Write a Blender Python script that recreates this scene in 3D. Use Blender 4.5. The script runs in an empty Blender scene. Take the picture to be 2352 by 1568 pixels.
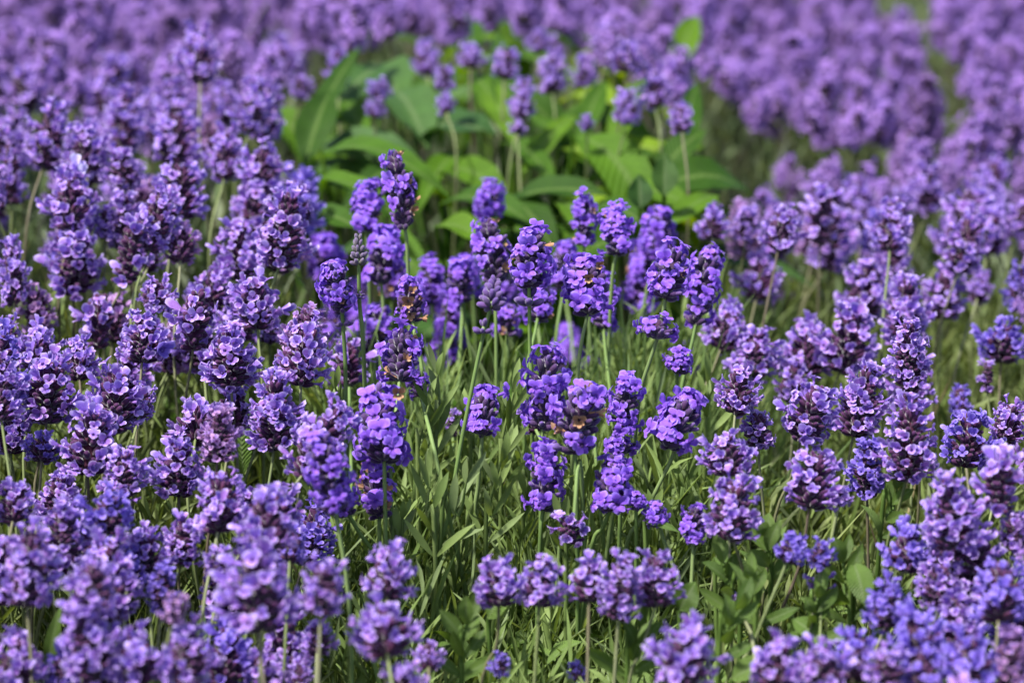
import bpy, math, random
import numpy as np
from mathutils import Vector, Matrix, Quaternion

R = math.radians
rnd = random.Random(11)
nr = np.random.default_rng(11)
S = bpy.context.scene
COL = S.collection

# ------------------------------------------------------------------ camera, light, exposure
CAMH, PITCH, LENS = 0.85, R(14.5), 85.0
cd = bpy.data.cameras.new('camera')
cam = bpy.data.objects.new('camera', cd)
COL.objects.link(cam)
cam.location = (0, 0, CAMH)
cam.rotation_euler = (math.pi / 2 - PITCH, 0, 0)
cd.lens = LENS
cd.sensor_width = 36
cd.clip_start = 0.02
cd.clip_end = 400
cd.dof.use_dof = True
cd.dof.focus_distance = 1.42
cd.dof.aperture_fstop = 5.8
S.camera = cam

SUN_EL, SUN_AZ = R(60), R(-128)        # azimuth measured from +Y towards +X: high, to the left
w = bpy.data.worlds.new('World')
S.world = w
w.use_nodes = True
nt = w.node_tree
bg = nt.nodes['Background']
sky = nt.nodes.new('ShaderNodeTexSky')
sky.sky_type = 'NISHITA'
sky.sun_disc = False
sky.sun_elevation = SUN_EL
sky.sun_rotation = SUN_AZ
sky.air_density = 1.0
sky.dust_density = 2.0
sky.ozone_density = 1.0
nt.links.new(sky.outputs[0], bg.inputs[0])
bg.inputs[1].default_value = 0.12
sd = bpy.data.lights.new('sun', 'SUN')
sd.energy = 4.8
sd.angle = R(4)
sd.color = (1.0, 0.965, 0.91)
sun = bpy.data.objects.new('sun', sd)
COL.objects.link(sun)
sdir = Vector((math.sin(SUN_AZ) * math.cos(SUN_EL), math.cos(SUN_AZ) * math.cos(SUN_EL), math.sin(SUN_EL)))
sun.rotation_euler = sdir.to_track_quat('Z', 'Y').to_euler()
sun.location = sdir * 5
S.view_settings.view_transform = 'Standard'
S.view_settings.look = 'None'
S.view_settings.exposure = 1.05
S.view_settings.gamma = 1
S.view_settings.use_curve_mapping = False
S.render.engine = 'CYCLES'
S.cycles.use_denoising = True
S.cycles.max_bounces = 6
S.cycles.diffuse_bounces = 4
S.cycles.transmission_bounces = 4
S.cycles.caustics_reflective = False
S.cycles.caustics_refractive = False

FWD = Vector((0, math.cos(PITCH), -math.sin(PITCH)))
UP = Vector((0, math.sin(PITCH), math.cos(PITCH)))
K = 2352 * LENS / 36


def at(px, py, d):
    """point of the garden that lies in this direction at this distance"""
    return Vector((0, 0, CAMH)) + FWD * d + Vector((1, 0, 0)) * ((px - 1176) / K * d) + UP * ((784 - py) / K * d)


def where(p):
    v = Vector(p) - Vector((0, 0, CAMH))
    d = v.dot(FWD)
    return 1176 + v.x / d * K, 784 - v.dot(UP) / d * K, d


DT_Y = [-200, 0, 150, 300, 450, 600, 800, 1000, 1200, 1400, 1568, 1700]
DT_D = [3.9, 3.0, 2.42, 1.96, 1.70, 1.59, 1.49, 1.39, 1.30, 1.22, 1.17, 1.12]
DT_R = [4.6, 3.5, 2.9, 2.42, 2.06, 1.84, 1.58, 1.42, 1.31, 1.22, 1.17, 1.12]       # the ground dips on the right


def side(px):
    t = min(1, max(0, (px - 1520) / 230))
    return t * t * (3 - 2 * t)


def depth(py, px=0):
    t = side(px)
    return float(np.interp(py, DT_Y, DT_D)) * (1 - t) + float(np.interp(py, DT_Y, DT_R)) * t


_pl = [at(1176, y, d) for y, d in zip(DT_Y, DT_D)]
_pr = [at(1176, y, d) for y, d in zip(DT_Y, DT_R)]
CYL, CZL = [p.y for p in _pl][::-1], [p.z for p in _pl][::-1]
CYR, CZR = [p.y for p in _pr][::-1], [p.z for p in _pr][::-1]


def canopy(X, Y):
    t = side(1176 + X / max(Y, .3) * K)
    return float(np.interp(Y, CYL, CZL)) * (1 - t) + float(np.interp(Y, CYR, CZR)) * t


# ------------------------------------------------------------------ materials
def mat(name, build):
    m = bpy.data.materials.new(name)
    m.use_nodes = True
    t = m.node_tree
    t.nodes.clear()
    build(t)
    return m


def N(t, typ, **kw):
    n = t.nodes.new(typ)
    for k, v in kw.items():
        setattr(n, k, v)
    return n


def rampn(t, stops):
    n = N(t, 'ShaderNodeValToRGB')
    cr = n.color_ramp
    while len(cr.elements) < len(stops):
        cr.elements.new(0.5)
    for e, (p, c) in zip(cr.elements, stops):
        e.position = p
        e.color = (*c, 1)
    return n


def mixc(t, fac, a, b, blend='MIX'):
    n = N(t, 'ShaderNodeMix', data_type='RGBA', blend_type=blend)
    for s, v in ((0, fac), (6, a), (7, b)):
        if isinstance(v, (int, float)):
            n.inputs[s].default_value = v
        elif isinstance(v, tuple):
            n.inputs[s].default_value = (*v, 1)
        else:
            t.links.new(v, n.inputs[s])
    return n.outputs[2]


def mth(t, op, a, b=0.0):
    n = N(t, 'ShaderNodeMath', operation=op)
    for s, v in ((0, a), (1, b)):
        if isinstance(v, (int, float)):
            n.inputs[s].default_value = v
        else:
            t.links.new(v, n.inputs[s])
    return n.outputs[0]


def finish(t, color, rough=0.6, trans=0.3, spec=0.3, bump=None, tcol=None, sheen=0.0):
    out = N(t, 'ShaderNodeOutputMaterial')
    p = N(t, 'ShaderNodeBsdfPrincipled')
    t.links.new(color, p.inputs['Base Color'])
    p.inputs['Roughness'].default_value = rough
    p.inputs['Specular IOR Level'].default_value = spec * .7
    p.inputs['Sheen Weight'].default_value = sheen
    p.inputs['Sheen Roughness'].default_value = 0.4
    if bump is not None:
        t.links.new(bump, p.inputs['Normal'])
    if trans > 0:
        tr = N(t, 'ShaderNodeBsdfTranslucent')
        t.links.new(tcol if tcol is not None else color, tr.inputs[0])
        mx = N(t, 'ShaderNodeMixShader')
        mx.inputs[0].default_value = trans
        t.links.new(p.outputs[0], mx.inputs[1])
        t.links.new(tr.outputs[0], mx.inputs[2])
        t.links.new(mx.outputs[0], out.inputs[0])
    else:
        t.links.new(p.outputs[0], out.inputs[0])


def randval(t):
    oi = N(t, 'ShaderNodeObjectInfo')
    g = N(t, 'ShaderNodeNewGeometry')
    s = mth(t, 'ADD', oi.outputs['Random'], g.outputs['Random Per Island'])
    return mth(t, 'FRACT', s)


def petal(name, cols, rim, lip, throat, trans=0.35):
    def b(t):
        r = randval(t)
        base = rampn(t, [(i / (len(cols) - 1), c) for i, c in enumerate(cols)])
        t.links.new(r, base.inputs[0])
        at_ = N(t, 'ShaderNodeAttribute', attribute_name='pet')
        sp = N(t, 'ShaderNodeSeparateColor')
        t.links.new(at_.outputs['Color'], sp.inputs[0])
        c = mixc(t, mth(t, 'MULTIPLY', sp.outputs[1], 0.45), base.outputs[0], lip)
        rr = N(t, 'ShaderNodeMapRange', interpolation_type='SMOOTHSTEP')
        rr.inputs[1].default_value = 0.62
        rr.inputs[2].default_value = 1.0
        t.links.new(sp.outputs[0], rr.inputs[0])
        c = mixc(t, mth(t, 'MULTIPLY', rr.outputs[0], 0.6), c, rim)
        r2 = N(t, 'ShaderNodeMapRange', interpolation_type='SMOOTHSTEP')
        r2.inputs[1].default_value = 0.22
        r2.inputs[2].default_value = 0.0
        t.links.new(sp.outputs[0], r2.inputs[0])
        c = mixc(t, mth(t, 'MULTIPLY', r2.outputs[0], 0.75), c, throat)
        tc = N(t, 'ShaderNodeTexCoord')
        nz = N(t, 'ShaderNodeTexNoise')
        nz.inputs['Scale'].default_value = 900
        nz.inputs['Detail'].default_value = 3
        t.links.new(tc.outputs['Object'], nz.inputs[0])
        c = mixc(t, 0.35, c, nz.outputs[0], 'SOFT_LIGHT')
        c = mixc(t, sp.outputs[2], c, (.16, .085, .22))
        bp = N(t, 'ShaderNodeBump')
        bp.inputs['Strength'].default_value = 0.4
        bp.inputs['Distance'].default_value = 0.0004
        t.links.new(nz.outputs[0], bp.inputs['Height'])
        finish(t, c, 0.6, trans, 0.3, bp.outputs[0], sheen=0.15)
    return mat(name, b)


M = {}
M['petC'] = petal('violet_petal', [(.14, .05, .46), (.21, .08, .60), (.28, .11, .67), (.17, .065, .56), (.24, .12, .60)],
                  (.42, .29, .90), (.33, .13, .68), (.10, .03, .24))
M['petL'] = petal('lavender_petal', [(.11, .055, .34), (.24, .13, .56), (.33, .20, .66), (.16, .09, .46), (.34, .16, .52), (.22, .10, .42), (.40, .28, .70)],
                  (.70, .58, .95), (.50, .27, .76), (.12, .03, .18))
M['petU'] = petal('bluish_petal', [(.11, .07, .42), (.18, .11, .54), (.23, .15, .60)],
                  (.46, .38, .90), (.28, .17, .66), (.07, .03, .20))
M['petP'] = petal('pinkish_petal', [(.22, .12, .42), (.32, .17, .46), (.40, .21, .42)],
                  (.58, .42, .74), (.58, .28, .48), (.20, .07, .16))
M['petF'] = petal('far_petal', [(.09, .04, .27), (.20, .10, .42), (.28, .15, .50), (.33, .17, .47), (.12, .055, .36)],
                  (.50, .36, .78), (.46, .24, .66), (.16, .05, .20))
M['petN'] = petal('pale_petal', [(.52, .42, .82), (.66, .58, .90), (.74, .68, .92)],
                  (.86, .84, .96), (.70, .58, .90), (.30, .2, .5))


def calyx(name, cols, tip):
    def b(t):
        r = randval(t)
        base = rampn(t, [(i / (len(cols) - 1), c) for i, c in enumerate(cols)])
        t.links.new(r, base.inputs[0])
        at_ = N(t, 'ShaderNodeAttribute', attribute_name='pet')
        sp = N(t, 'ShaderNodeSeparateColor')
        t.links.new(at_.outputs['Color'], sp.inputs[0])
        c = mixc(t, mth(t, 'MULTIPLY', sp.outputs[0], 0.7), base.outputs[0], tip)
        tc = N(t, 'ShaderNodeTexCoord')
        nz = N(t, 'ShaderNodeTexNoise')
        nz.inputs['Scale'].default_value = 1600
        t.links.new(tc.outputs['Object'], nz.inputs[0])
        bp = N(t, 'ShaderNodeBump')
        bp.inputs['Strength'].default_value = 0.6
        bp.inputs['Distance'].default_value = 0.0004
        t.links.new(nz.outputs[0], bp.inputs['Height'])
        finish(t, c, 0.75, 0.0, 0.2, bp.outputs[0], sheen=0.35)
    return mat(name, b)


M['calC'] = calyx('purple_calyx', [(.018, .010, .035), (.035, .013, .055), (.03, .022, .04), (.05, .018, .05)], (.07, .032, .12))
M['calL'] = calyx('maroon_calyx', [(.016, .004, .016), (.035, .006, .028), (.028, .006, .035), (.055, .012, .028)], (.07, .02, .08))
M['bud'] = calyx('bud_skin', [(.04, .022, .10), (.06, .027, .13), (.065, .045, .09), (.085, .035, .14)], (.14, .08, .27))
M['budG'] = calyx('green_bud_skin', [(.07, .05, .10), (.10, .095, .06), (.07, .04, .12)], (.15, .10, .24))
M['dry'] = calyx('withered_petal', [(.24, .11, .06), (.30, .16, .08), (.19, .09, .06), (.36, .22, .13)], (.36, .2, .11))


def leafm(name, cols, trans=0.35, rough=0.5, vein=None, tmul=(1.25, 1.2, .5)):
    def b(t):
        r = randval(t)
        base = rampn(t, [(i / (len(cols) - 1), c) for i, c in enumerate(cols)])
        t.links.new(r, base.inputs[0])
        c = base.outputs[0]
        tc = N(t, 'ShaderNodeTexCoord')
        nz = N(t, 'ShaderNodeTexNoise')
        nz.inputs['Scale'].default_value = 60
        nz.inputs['Detail'].default_value = 5
        t.links.new(tc.outputs['Object'], nz.inputs[0])
        c = mixc(t, 0.35, c, nz.outputs[0], 'OVERLAY')
        at_ = N(t, 'ShaderNodeAttribute', attribute_name='pet')
        sp = N(t, 'ShaderNodeSeparateColor')
        t.links.new(at_.outputs['Color'], sp.inputs[0])
        if vein:
            v = N(t, 'ShaderNodeMapRange', interpolation_type='SMOOTHSTEP')
            v.inputs[1].default_value = 0.22
            v.inputs[2].default_value = 0.0
            t.links.new(sp.outputs[1], v.inputs[0])
            c = mixc(t, mth(t, 'MULTIPLY', v.outputs[0], 0.7), c, vein)
            wv = mth(t, 'SINE', mth(t, 'MULTIPLY', mth(t, 'SUBTRACT', sp.outputs[0], mth(t, 'MULTIPLY', sp.outputs[1], 0.16)), 110.0))
            h = mth(t, 'ADD', wv, nz.outputs[0])
        else:
            h = nz.outputs[0]
        bp = N(t, 'ShaderNodeBump')
        bp.inputs['Strength'].default_value = 0.5
        bp.inputs['Distance'].default_value = 0.0006
        t.links.new(h, bp.inputs['Height'])
        tcol = mixc(t, 1.0, c, tmul, 'MULTIPLY')
        finish(t, c, rough, trans, 0.35, bp.outputs[0], tcol=tcol)
    return mat(name, b)


M['stem'] = leafm('lavender_stem_green', [(.10, .16, .045), (.13, .20, .055), (.16, .22, .08)], 0.0, 0.6)
M['stemL'] = leafm('grey_green_stem', [(.11, .14, .05), (.15, .18, .07), (.10, .075, .055), (.18, .20, .10)], 0.0, 0.6)
M['leafC'] = leafm('fresh_lavender_leaf', [(.10, .155, .04), (.15, .215, .06), (.19, .26, .08), (.15, .20, .09)], 0.35, .65)
M['leafL'] = leafm('olive_lavender_leaf', [(.10, .15, .038), (.145, .20, .055), (.18, .22, .075), (.10, .13, .05)], 0.3)
M['leafG'] = leafm('grey_green_leaf', [(.07, .11, .045), (.10, .145, .06), (.13, .17, .07), (.10, .11, .09)], 0.3)
M['broad'] = leafm('broad_leaf', [(.022, .065, .002), (.045, .115, .003), (.085, .175, .005)], 0.4, 0.65, vein=(.11, .18, .04), tmul=(1.5, 1.35, .3))
M['broadB'] = leafm('bluish_broad_leaf', [(.025, .07, .014), (.042, .10, .02), (.055, .115, .02)], 0.3, 0.6, vein=(.11, .17, .06))
M['broadY'] = leafm('yellow_green_broad_leaf', [(.07, .14, .003), (.115, .21, .005), (.16, .26, .008)], 0.4, 0.65, vein=(.24, .30, .08), tmul=(1.5, 1.35, .3))
M['weed'] = leafm('weed_leaf', [(.08, .14, .03), (.115, .19, .04), (.15, .23, .06)], 0.35, 0.5, vein=(.16, .22, .09))
M['grass'] = leafm('bright_grass', [(.12, .19, .06), (.16, .24, .08), (.18, .26, .11)], 0.4, .65)
M['straw'] = leafm('dry_straw', [(.25, .2, .10), (.3, .25, .14), (.2, .14, .08)], 0.1)


def soil(t):
    tc = N(t, 'ShaderNodeTexCoord')
    nz = N(t, 'ShaderNodeTexNoise')
    nz.inputs['Scale'].default_value = 35
    nz.inputs['Detail'].default_value = 8
    t.links.new(tc.outputs['Object'], nz.inputs[0])
    nb = N(t, 'ShaderNodeTexNoise')
    nb.inputs['Scale'].default_value = 0.6
    t.links.new(tc.outputs['Object'], nb.inputs[0])
    a = rampn(t, [(0.3, (.018, .013, .008)), (0.55, (.045, .034, .02)), (0.75, (.07, .055, .035))])
    t.links.new(nz.outputs[0], a.inputs[0])
    g = rampn(t, [(0.3, (.02, .035, .01)), (0.7, (.05, .085, .025))])
    t.links.new(nz.outputs[0], g.inputs[0])
    ms = N(t, 'ShaderNodeMapRange')
    ms.inputs[1].default_value = 0.42
    ms.inputs[2].default_value = 0.58
    t.links.new(nb.outputs[0], ms.inputs[0])
    c = mixc(t, ms.outputs[0], a.outputs[0], g.outputs[0])
    bp = N(t, 'ShaderNodeBump')
    bp.inputs['Distance'].default_value = 0.02
    t.links.new(nz.outputs[0], bp.inputs['Height'])
    finish(t, c, 0.9, 0.0, 0.2, bp.outputs[0])


M['soil'] = mat('garden_soil', soil)


# ------------------------------------------------------------------ mesh helpers
def mesh(name, V, F, m, pet=None, smooth=True):
    me = bpy.data.meshes.new(name)
    V = np.asarray(V, dtype=np.float32).reshape(-1, 3)
    if isinstance(F, np.ndarray):
        n, k = F.shape
        me.vertices.add(len(V))
        me.vertices.foreach_set('co', V.ravel())
        me.loops.add(n * k)
        me.loops.foreach_set('vertex_index', F.astype(np.int32).ravel())
        me.polygons.add(n)
        me.polygons.foreach_set('loop_start', np.arange(0, n * k, k, dtype=np.int32))
        me.update(calc_edges=True)
    else:
        me.from_pydata(V.tolist(), [], F)
    if pet is not None:
        a = me.color_attributes.new('pet', 'FLOAT_COLOR', 'POINT')
        pc = np.ones((len(V), 4), dtype=np.float32)
        pet = np.asarray(pet, dtype=np.float32)
        pc[:, 2] = 0
        pc[:, :pet.shape[1]] = pet
        a.data.foreach_set('color', pc.ravel())
    if smooth:
        me.polygons.foreach_set('use_smooth', np.ones(len(me.polygons), dtype=bool))
    me.materials.append(m)
    me.update()
    return me


def obj(name, me, parent=None):
    o = bpy.data.objects.new(name, me)
    COL.objects.link(o)
    if parent:
        o.parent = parent
    return o


def tag(o, label=None, cat=None, group=None, kind=None):
    if label:
        o['label'] = label
    if cat:
        o['category'] = cat
    if group:
        o['group'] = group
    if kind:
        o['kind'] = kind
    return o


def grid_faces(nu, nv, off=0, wrap=False):
    f = []
    for i in range(nu - 1):
        for j in range(nv if wrap else nv - 1):
            j2 = (j + 1) % nv
            f.append((off + i * nv + j, off + i * nv + j2, off + (i + 1) * nv + j2, off + (i + 1) * nv + j))
    return f


class MB:
    def __init__(s):
        s.V, s.F, s.P, s.n = [], [], [], 0

    def add(s, V, F, P):
        V = np.asarray(V, float)
        s.V.append(V)
        s.P.append(np.asarray(P, float))
        s.F.append(np.asarray(F, int) + s.n)
        s.n += len(V)

    def arrays(s):
        return np.concatenate(s.V), np.concatenate(s.F), np.concatenate(s.P)

    def mesh(s, name, m):
        V, F, P = s.arrays()
        return mesh(name, V, F, m, P)


def floret_arrays(rg, size=1.0, nu=4, nv=5, tube=True, curl=0.0, lobes=5, fat=1.0, low_s=1.0):
    """one corolla: local Z faces out, local Y is up; two big upper lobes, three small lower ones"""
    mb = MB()
    specs = [(90 - 40, 4.3, 4.3, 0), (90 + 40, 4.3, 4.3, 0), (270, 3.3, 3.0, 1), (270 - 58, 3.0, 2.8, 1), (270 + 58, 3.0, 2.8, 1)]
    if lobes == 4:
        specs = [(90, 4.6, 4.8, 0), (190, 3.7, 3.6, 0), (350, 3.7, 3.6, 0), (270, 3.6, 3.6, 1)]
    for a, ln, wd, low in specs:
        a = R(a + rg.uniform(-7, 7))
        ln *= size * rg.uniform(.85, 1.12) * 1e-3 * (low_s if low else 1)
        wd *= size * rg.uniform(.88, 1.15) * 1e-3 * fat
        lift = rg.uniform(-.15, .45) + curl - low * .25
        roll = rg.uniform(-.35, .35)
        back = rg.uniform(.2, .75)
        ca, sa = math.cos(a), math.sin(a)
        V, P = [], []
        for i in range(nu):
            u = i / (nu - 1)
            for j in range(nv):
                v = -1 + 2 * j / (nv - 1)
                half = wd / 2 * (0.34 + 0.66 * math.sin(min(1, u * 1.25) * math.pi / 2)) * (1.0 if u < .8 else .78)
                rho = 0.9e-3 * size + ln * (u - 0.30 * u * v * v)
                lat = half * v
                z = lift * ln * u - back * ln * u * u * .8 + abs(v) * half * (.35 - .5 * u) * .8 + roll * lat * u + ln * .06 * math.sin(9 * v + 4 * u + a * 3)
                V.append((rho * ca - lat * sa, rho * sa + lat * ca, z))
                P.append((max(u, abs(v) * .9 * u ** .3 if i else 0), low))
        mb.add(V, grid_faces(nu, nv), P)
    if tube:
        V, P = [], []
        for z, r in ((-5.5, .75), (-2.5, .95), (0.1, 1.35)):
            for k in range(6):
                th = k * math.pi / 3
                V.append((r * size * 1e-3 * math.cos(th), r * size * 1e-3 * math.sin(th), z * size * 1e-3))
                P.append((.35 if z < 0 else .1, .3))
        mb.add(V, grid_faces(3, 6, wrap=True), P)
    return mb.arrays()


def calyx_arrays(rg, ln, rad, ns=6, rings=((0, .35), (.2, .85), (.5, 1), (.8, .86), (.97, .55), (1.0, .1))):
    V, P = [], []
    for t_, r in rings:
        for k in range(ns):
            th = k * 2 * math.pi / ns
            rr = rad * r * (1 + .10 * (k % 2))
            V.append((rr * math.cos(th), rr * math.sin(th), t_ * ln))
            P.append((t_ ** 2, 0))
    return np.array(V), np.array(grid_faces(len(rings), ns, wrap=True)), np.array(P)


FLC = []
for i in range(7):
    rg = random.Random(100 + i)
    V, F, P = floret_arrays(rg, rg.uniform(1.02, 1.2), curl=rg.uniform(-.1, .7))
    FLC.append((V, F, P))
FLL = []
for i in range(6):
    rg = random.Random(200 + i)
    V, F, P = floret_arrays(rg, rg.uniform(1.0, 1.2), 3, 5, curl=(.4, 1.7, .8, 1.3, .6, 2.2)[i], lobes=5 if i % 3 else 4, fat=1.25, low_s=.72)
    FLL.append((V, F, P))
FLF = []
for i in range(4):
    rg = random.Random(300 + i)
    FLF.append(floret_arrays(rg, 1.3, 2, 3, False, curl=.5, lobes=4, fat=1.2))
FLD = []
for i in range(3):
    rg = random.Random(400 + i)
    V, F, P = floret_arrays(rg, .62, 3, 4, curl=1.7)
    FLD.append((V, F, P))
BUDS = [calyx_arrays(random.Random(i), 8.2e-3, 2.0e-3, 7, ((0, .3), (.15, .7), (.4, .97), (.65, 1.0), (.85, .75), (.96, .4), (1.0, .05))) for i in range(2)]


def frame_mat(pos, zdir, up):
    z = zdir.normalized()
    x = up.cross(z)
    if x.length < 1e-4:
        x = Vector((1, 0, 0))
    x.normalize()
    y = z.cross(x)
    m = Matrix((x, y, z)).transposed().to_4x4()
    m.translation = pos
    return m


def xf(V, m):
    a = np.array(m)
    return V @ a[:3, :3].T + a[:3, 3]


def head_layout(kind, aspect, seed):
    """positions of calyces and florets of a head of unit-ish size; aspect = length / width"""
    rg = random.Random(seed)
    Wd = 27e-3
    Ln = Wd * aspect
    pale = kind in 'LUPN'
    nw = max(2, round((Ln - 6e-3) / (5.0e-3 if pale else 6.6e-3)) + 1)
    cal, flo = [], []
    for k in range(nw):
        t = k / (nw - 1) if nw > 1 else .5
        z = 2e-3 + (Ln - 11e-3) * t
        prof = (0.70 + 0.62 * t if t < .3 else 0.886 + .114 * math.sin((t - .3) / .7 * math.pi)) if t < .6 else 1.0 - 0.62 * ((t - .6) / .4) ** 1.4
        if kind in 'LUP':
            prof = min(1.0, .78 + t) if t < .35 else 1 - .62 * ((t - .35) / .65) ** 1.35
        prof *= rg.uniform(.88, 1.08)
        rtip = (8.3e-3 if kind in 'CWD' else 9.6e-3) * prof * rg.uniform(.94, 1.06)
        m = max(4, round((16 if pale else 11) * prof))
        a0 = rg.uniform(0, 6.28)
        for j in range(m):
            a = a0 + j * 2 * math.pi / m + rg.uniform(-.22, .22)
            el = R(18 + 30 * t + rg.uniform(-12, 16)) if t < .8 else R(rg.uniform(48, 75))
            dr = Vector((math.cos(el) * math.cos(a), math.cos(el) * math.sin(a), math.sin(el)))
            ln = rg.uniform(5.4e-3, 6.8e-3) if pale else rg.uniform(6.0e-3, 7.6e-3)
            tipr = rtip * rg.uniform(.85, 1.1)
            base = Vector((math.cos(a), math.sin(a), 0)) * max(.6e-3, tipr - ln * math.cos(el)) + Vector((0, 0, z + rg.uniform(-1.6e-3, 1.6e-3)))
            tip = base + dr * ln
            cal.append((base, dr, ln, rg.uniform(1.45e-3, 1.95e-3) * (.85 if pale else 1)))
            prob = {'C': .58, 'W': .34, 'L': .72, 'U': .7, 'P': .6, 'N': .95, 'D': .30, 'B': 0, 'Q': .5}[kind]
            if kind in 'CWQ':                                   # open flowers come in patches
                prob *= 1.35 if math.sin(a * 1.0 + k * 1.1 + seed) > -.25 else .35
            if kind in 'LUP':
                prob *= 1.22 if math.sin(a * 2.0 + k * 1.1 + seed * 2.1) > -.25 else .25
            if rg.random() < prob:
                aa = a + rg.uniform(-.5, .5)
                fd = (dr * .55 + Vector((math.cos(aa), math.sin(aa), rg.uniform(-.3, .55)))).normalized()
                if t > .85:
                    fd = (dr + Vector((0, 0, .4))).normalized()
                up = Vector((rg.uniform(-.35, .35), rg.uniform(-.35, .35), 1))
                if abs(fd.z) > .9:
                    up = Vector((math.cos(a), math.sin(a), .2))
                s = rg.uniform(.74, 1.15) * (.72 if pale else 1.0)
                typ = 'f'
                if kind == 'W' and rg.random() < .35 or kind == 'C' and rg.random() < .04 :
                    typ = 'd'
                flo.append((tip + fd * ((rg.uniform(.4e-3, 3.4e-3) if rg.random() < .88 else rg.uniform(4e-3, 5.5e-3)) if typ == 'f' else -1.0e-3), fd, up, s, typ))
            elif kind in 'CWQ' and rg.random() < .30:
                flo.append((tip - dr * 2e-3, dr, Vector((0, 0, 1)), rg.uniform(.5, .7), 'b'))
    for j in range(7):                                            # the tuft at the tip
        a = j * .9 + rg.uniform(-.3, .3)
        el = R(rg.uniform(55, 88))
        dr = Vector((math.cos(el) * math.cos(a), math.cos(el) * math.sin(a), math.sin(el)))
        b0 = Vector((math.cos(a) * 2e-3, math.sin(a) * 2e-3, Ln - 12e-3 + rg.uniform(-2e-3, 1e-3)))
        ln = rg.uniform(5.5e-3, 7e-3)
        cal.append((b0, dr, ln, 1.5e-3))
        if kind != 'B' and rg.random() < (.75 if pale else .5):
            flo.append((b0 + dr * (ln + 1e-3), (dr + Vector((math.cos(a) * .8, math.sin(a) * .8, 0))).normalized(), Vector((0, 0, 1)), rg.uniform(.7, 1.0) * (.75 if pale else 1), 'f'))
    # extent
    zs = [c[0].z for c in cal] + [f[0].z + 3e-3 for f in flo]
    return cal, flo, min(zs), max(zs), (9.0e-3 if not flo else 12.4e-3)


TPL = {}
MESHC = {}


def fmesh(kind, idx):
    key = (kind, idx)
    if key not in MESHC:
        if kind == 'd':
            V, F, P = FLD[idx]
            MESHC[key] = mesh('withered_floret', V, F, M['dry'], P)
        elif kind == 'b':
            V, F, P = BUDS[idx]
            MESHC[key] = mesh('bud', V, F, M['bud'], P)
        elif kind == 'g':
            V, F, P = BUDS[idx]
            MESHC[key] = mesh('bud', V, F, M['budG'], P)
        elif kind == 'C':
            V, F, P = FLC[idx]
            MESHC[key] = mesh('floret', V, F, M['petC'], P)
        else:
            V, F, P = FLL[idx]
            MESHC[key] = mesh('floret', V, F, M['pet' + kind], P)
    return MESHC[key]


def make_head(kind, aspect, seed, far=False):
    """template: (calyx mesh, [(name, mesh, matrix)], zmin, zmax, radius)"""
    key = (kind, aspect, seed, far)
    if key in TPL:
        return TPL[key]
    rg = random.Random(seed * 7 + 3)
    if kind in 'BG':
        mb = MB()
        kids = []
        Wd = 18e-3
        Ln = Wd * aspect
        nw = max(1, round(Ln / 5.4e-3))
        for k in range(nw):
            t = k / max(1, nw - 1)
            z = .5e-3 + (Ln - 8e-3) * t
            prof = (1 - .65 * t ** 2.2) * (.92 + .1 * math.sin(t * 3))
            m = max(3, round(7 * prof))
            a0 = rg.uniform(0, 6.28)
            for j in range(m):
                a = a0 + j * 2 * math.pi / m + rg.uniform(-.2, .2)
                el = R(22 + 48 * t + rg.uniform(-8, 12))
                dr = Vector((math.cos(el) * math.cos(a), math.cos(el) * math.sin(a), math.sin(el)))
                base = Vector((math.cos(a), math.sin(a), 0)) * 1.5e-3 * prof + Vector((0, 0, z))
                kids.append(('bud', fmesh('b' if kind == 'B' else 'g', rg.randrange(2)), frame_mat(base, dr, Vector((0, 0, 1))) @ Matrix.Scale(rg.uniform(.85, 1.1) * (.75 + .25 * prof), 4)))
        V, F, P = calyx_arrays(rg, Ln - 7e-3, 1.7e-3, 6)
        mb.add(V, F, P * 0)
        me = mb.mesh('flower_head', M['stem'])
        TPL[key] = (me, kids, 0, Ln, 9.0e-3)
        return TPL[key]
    k2 = {'Q': 'C'}.get(kind, kind)
    cal, flo, z0, z1, rad = head_layout('Q' if kind == 'Q' else kind, aspect, seed)
    mb = MB()
    for base, dr, ln, rd in cal:
        if far:
            V, F, P = calyx_arrays(rg, ln, rd * 1.15, 4, ((0, .4), (.5, 1), (1.0, .3)))
        else:
            V, F, P = calyx_arrays(rg, ln, rd)
        mb.add(xf(V, frame_mat(base, dr, Vector((.1, 0, 1)))), F, P)
    V, F, P = calyx_arrays(rg, (z1 - z0) * .72, 3.6e-3, 7)
    V[:, 2] += z0
    mb.add(V, F, P * 0)
    kids = []
    if far:
        fb = MB()
        for pos, fd, up, s, typ in flo:
            if typ == 'b':
                continue
            V, F, P = FLF[rg.randrange(4)]
            fb.add(xf(V * s * 1.05, frame_mat(pos, fd, up)), F, P)
        kids = (mb.arrays(), fb.arrays())
        TPL[key] = (None, kids, z0, z1, rad)
        return TPL[key]
    cm = M['calC'] if kind in 'CWQ' else M['calL']
    me = mb.mesh('flower_head', cm)
    for pos, fd, up, s, typ in flo:
        if typ == 'f':
            lib = 'C' if kind in 'CWQ' else ('L' if kind == 'D' else kind)
            kids.append(('floret', fmesh(lib, rg.randrange(7 if lib == 'C' else 6)), frame_mat(pos, fd, up) @ Matrix.Scale(s, 4)))
        elif typ == 'd':
            kids.append(('withered_floret', fmesh('d', rg.randrange(3)), frame_mat(pos, fd, up) @ Matrix.Scale(s * 1.1, 4)))
        else:
            kids.append(('bud', fmesh('b', rg.randrange(2)), frame_mat(pos, fd, up) @ Matrix.Scale(s, 4)))
    TPL[key] = (me, kids, z0, z1, rad)
    return TPL[key]


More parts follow.
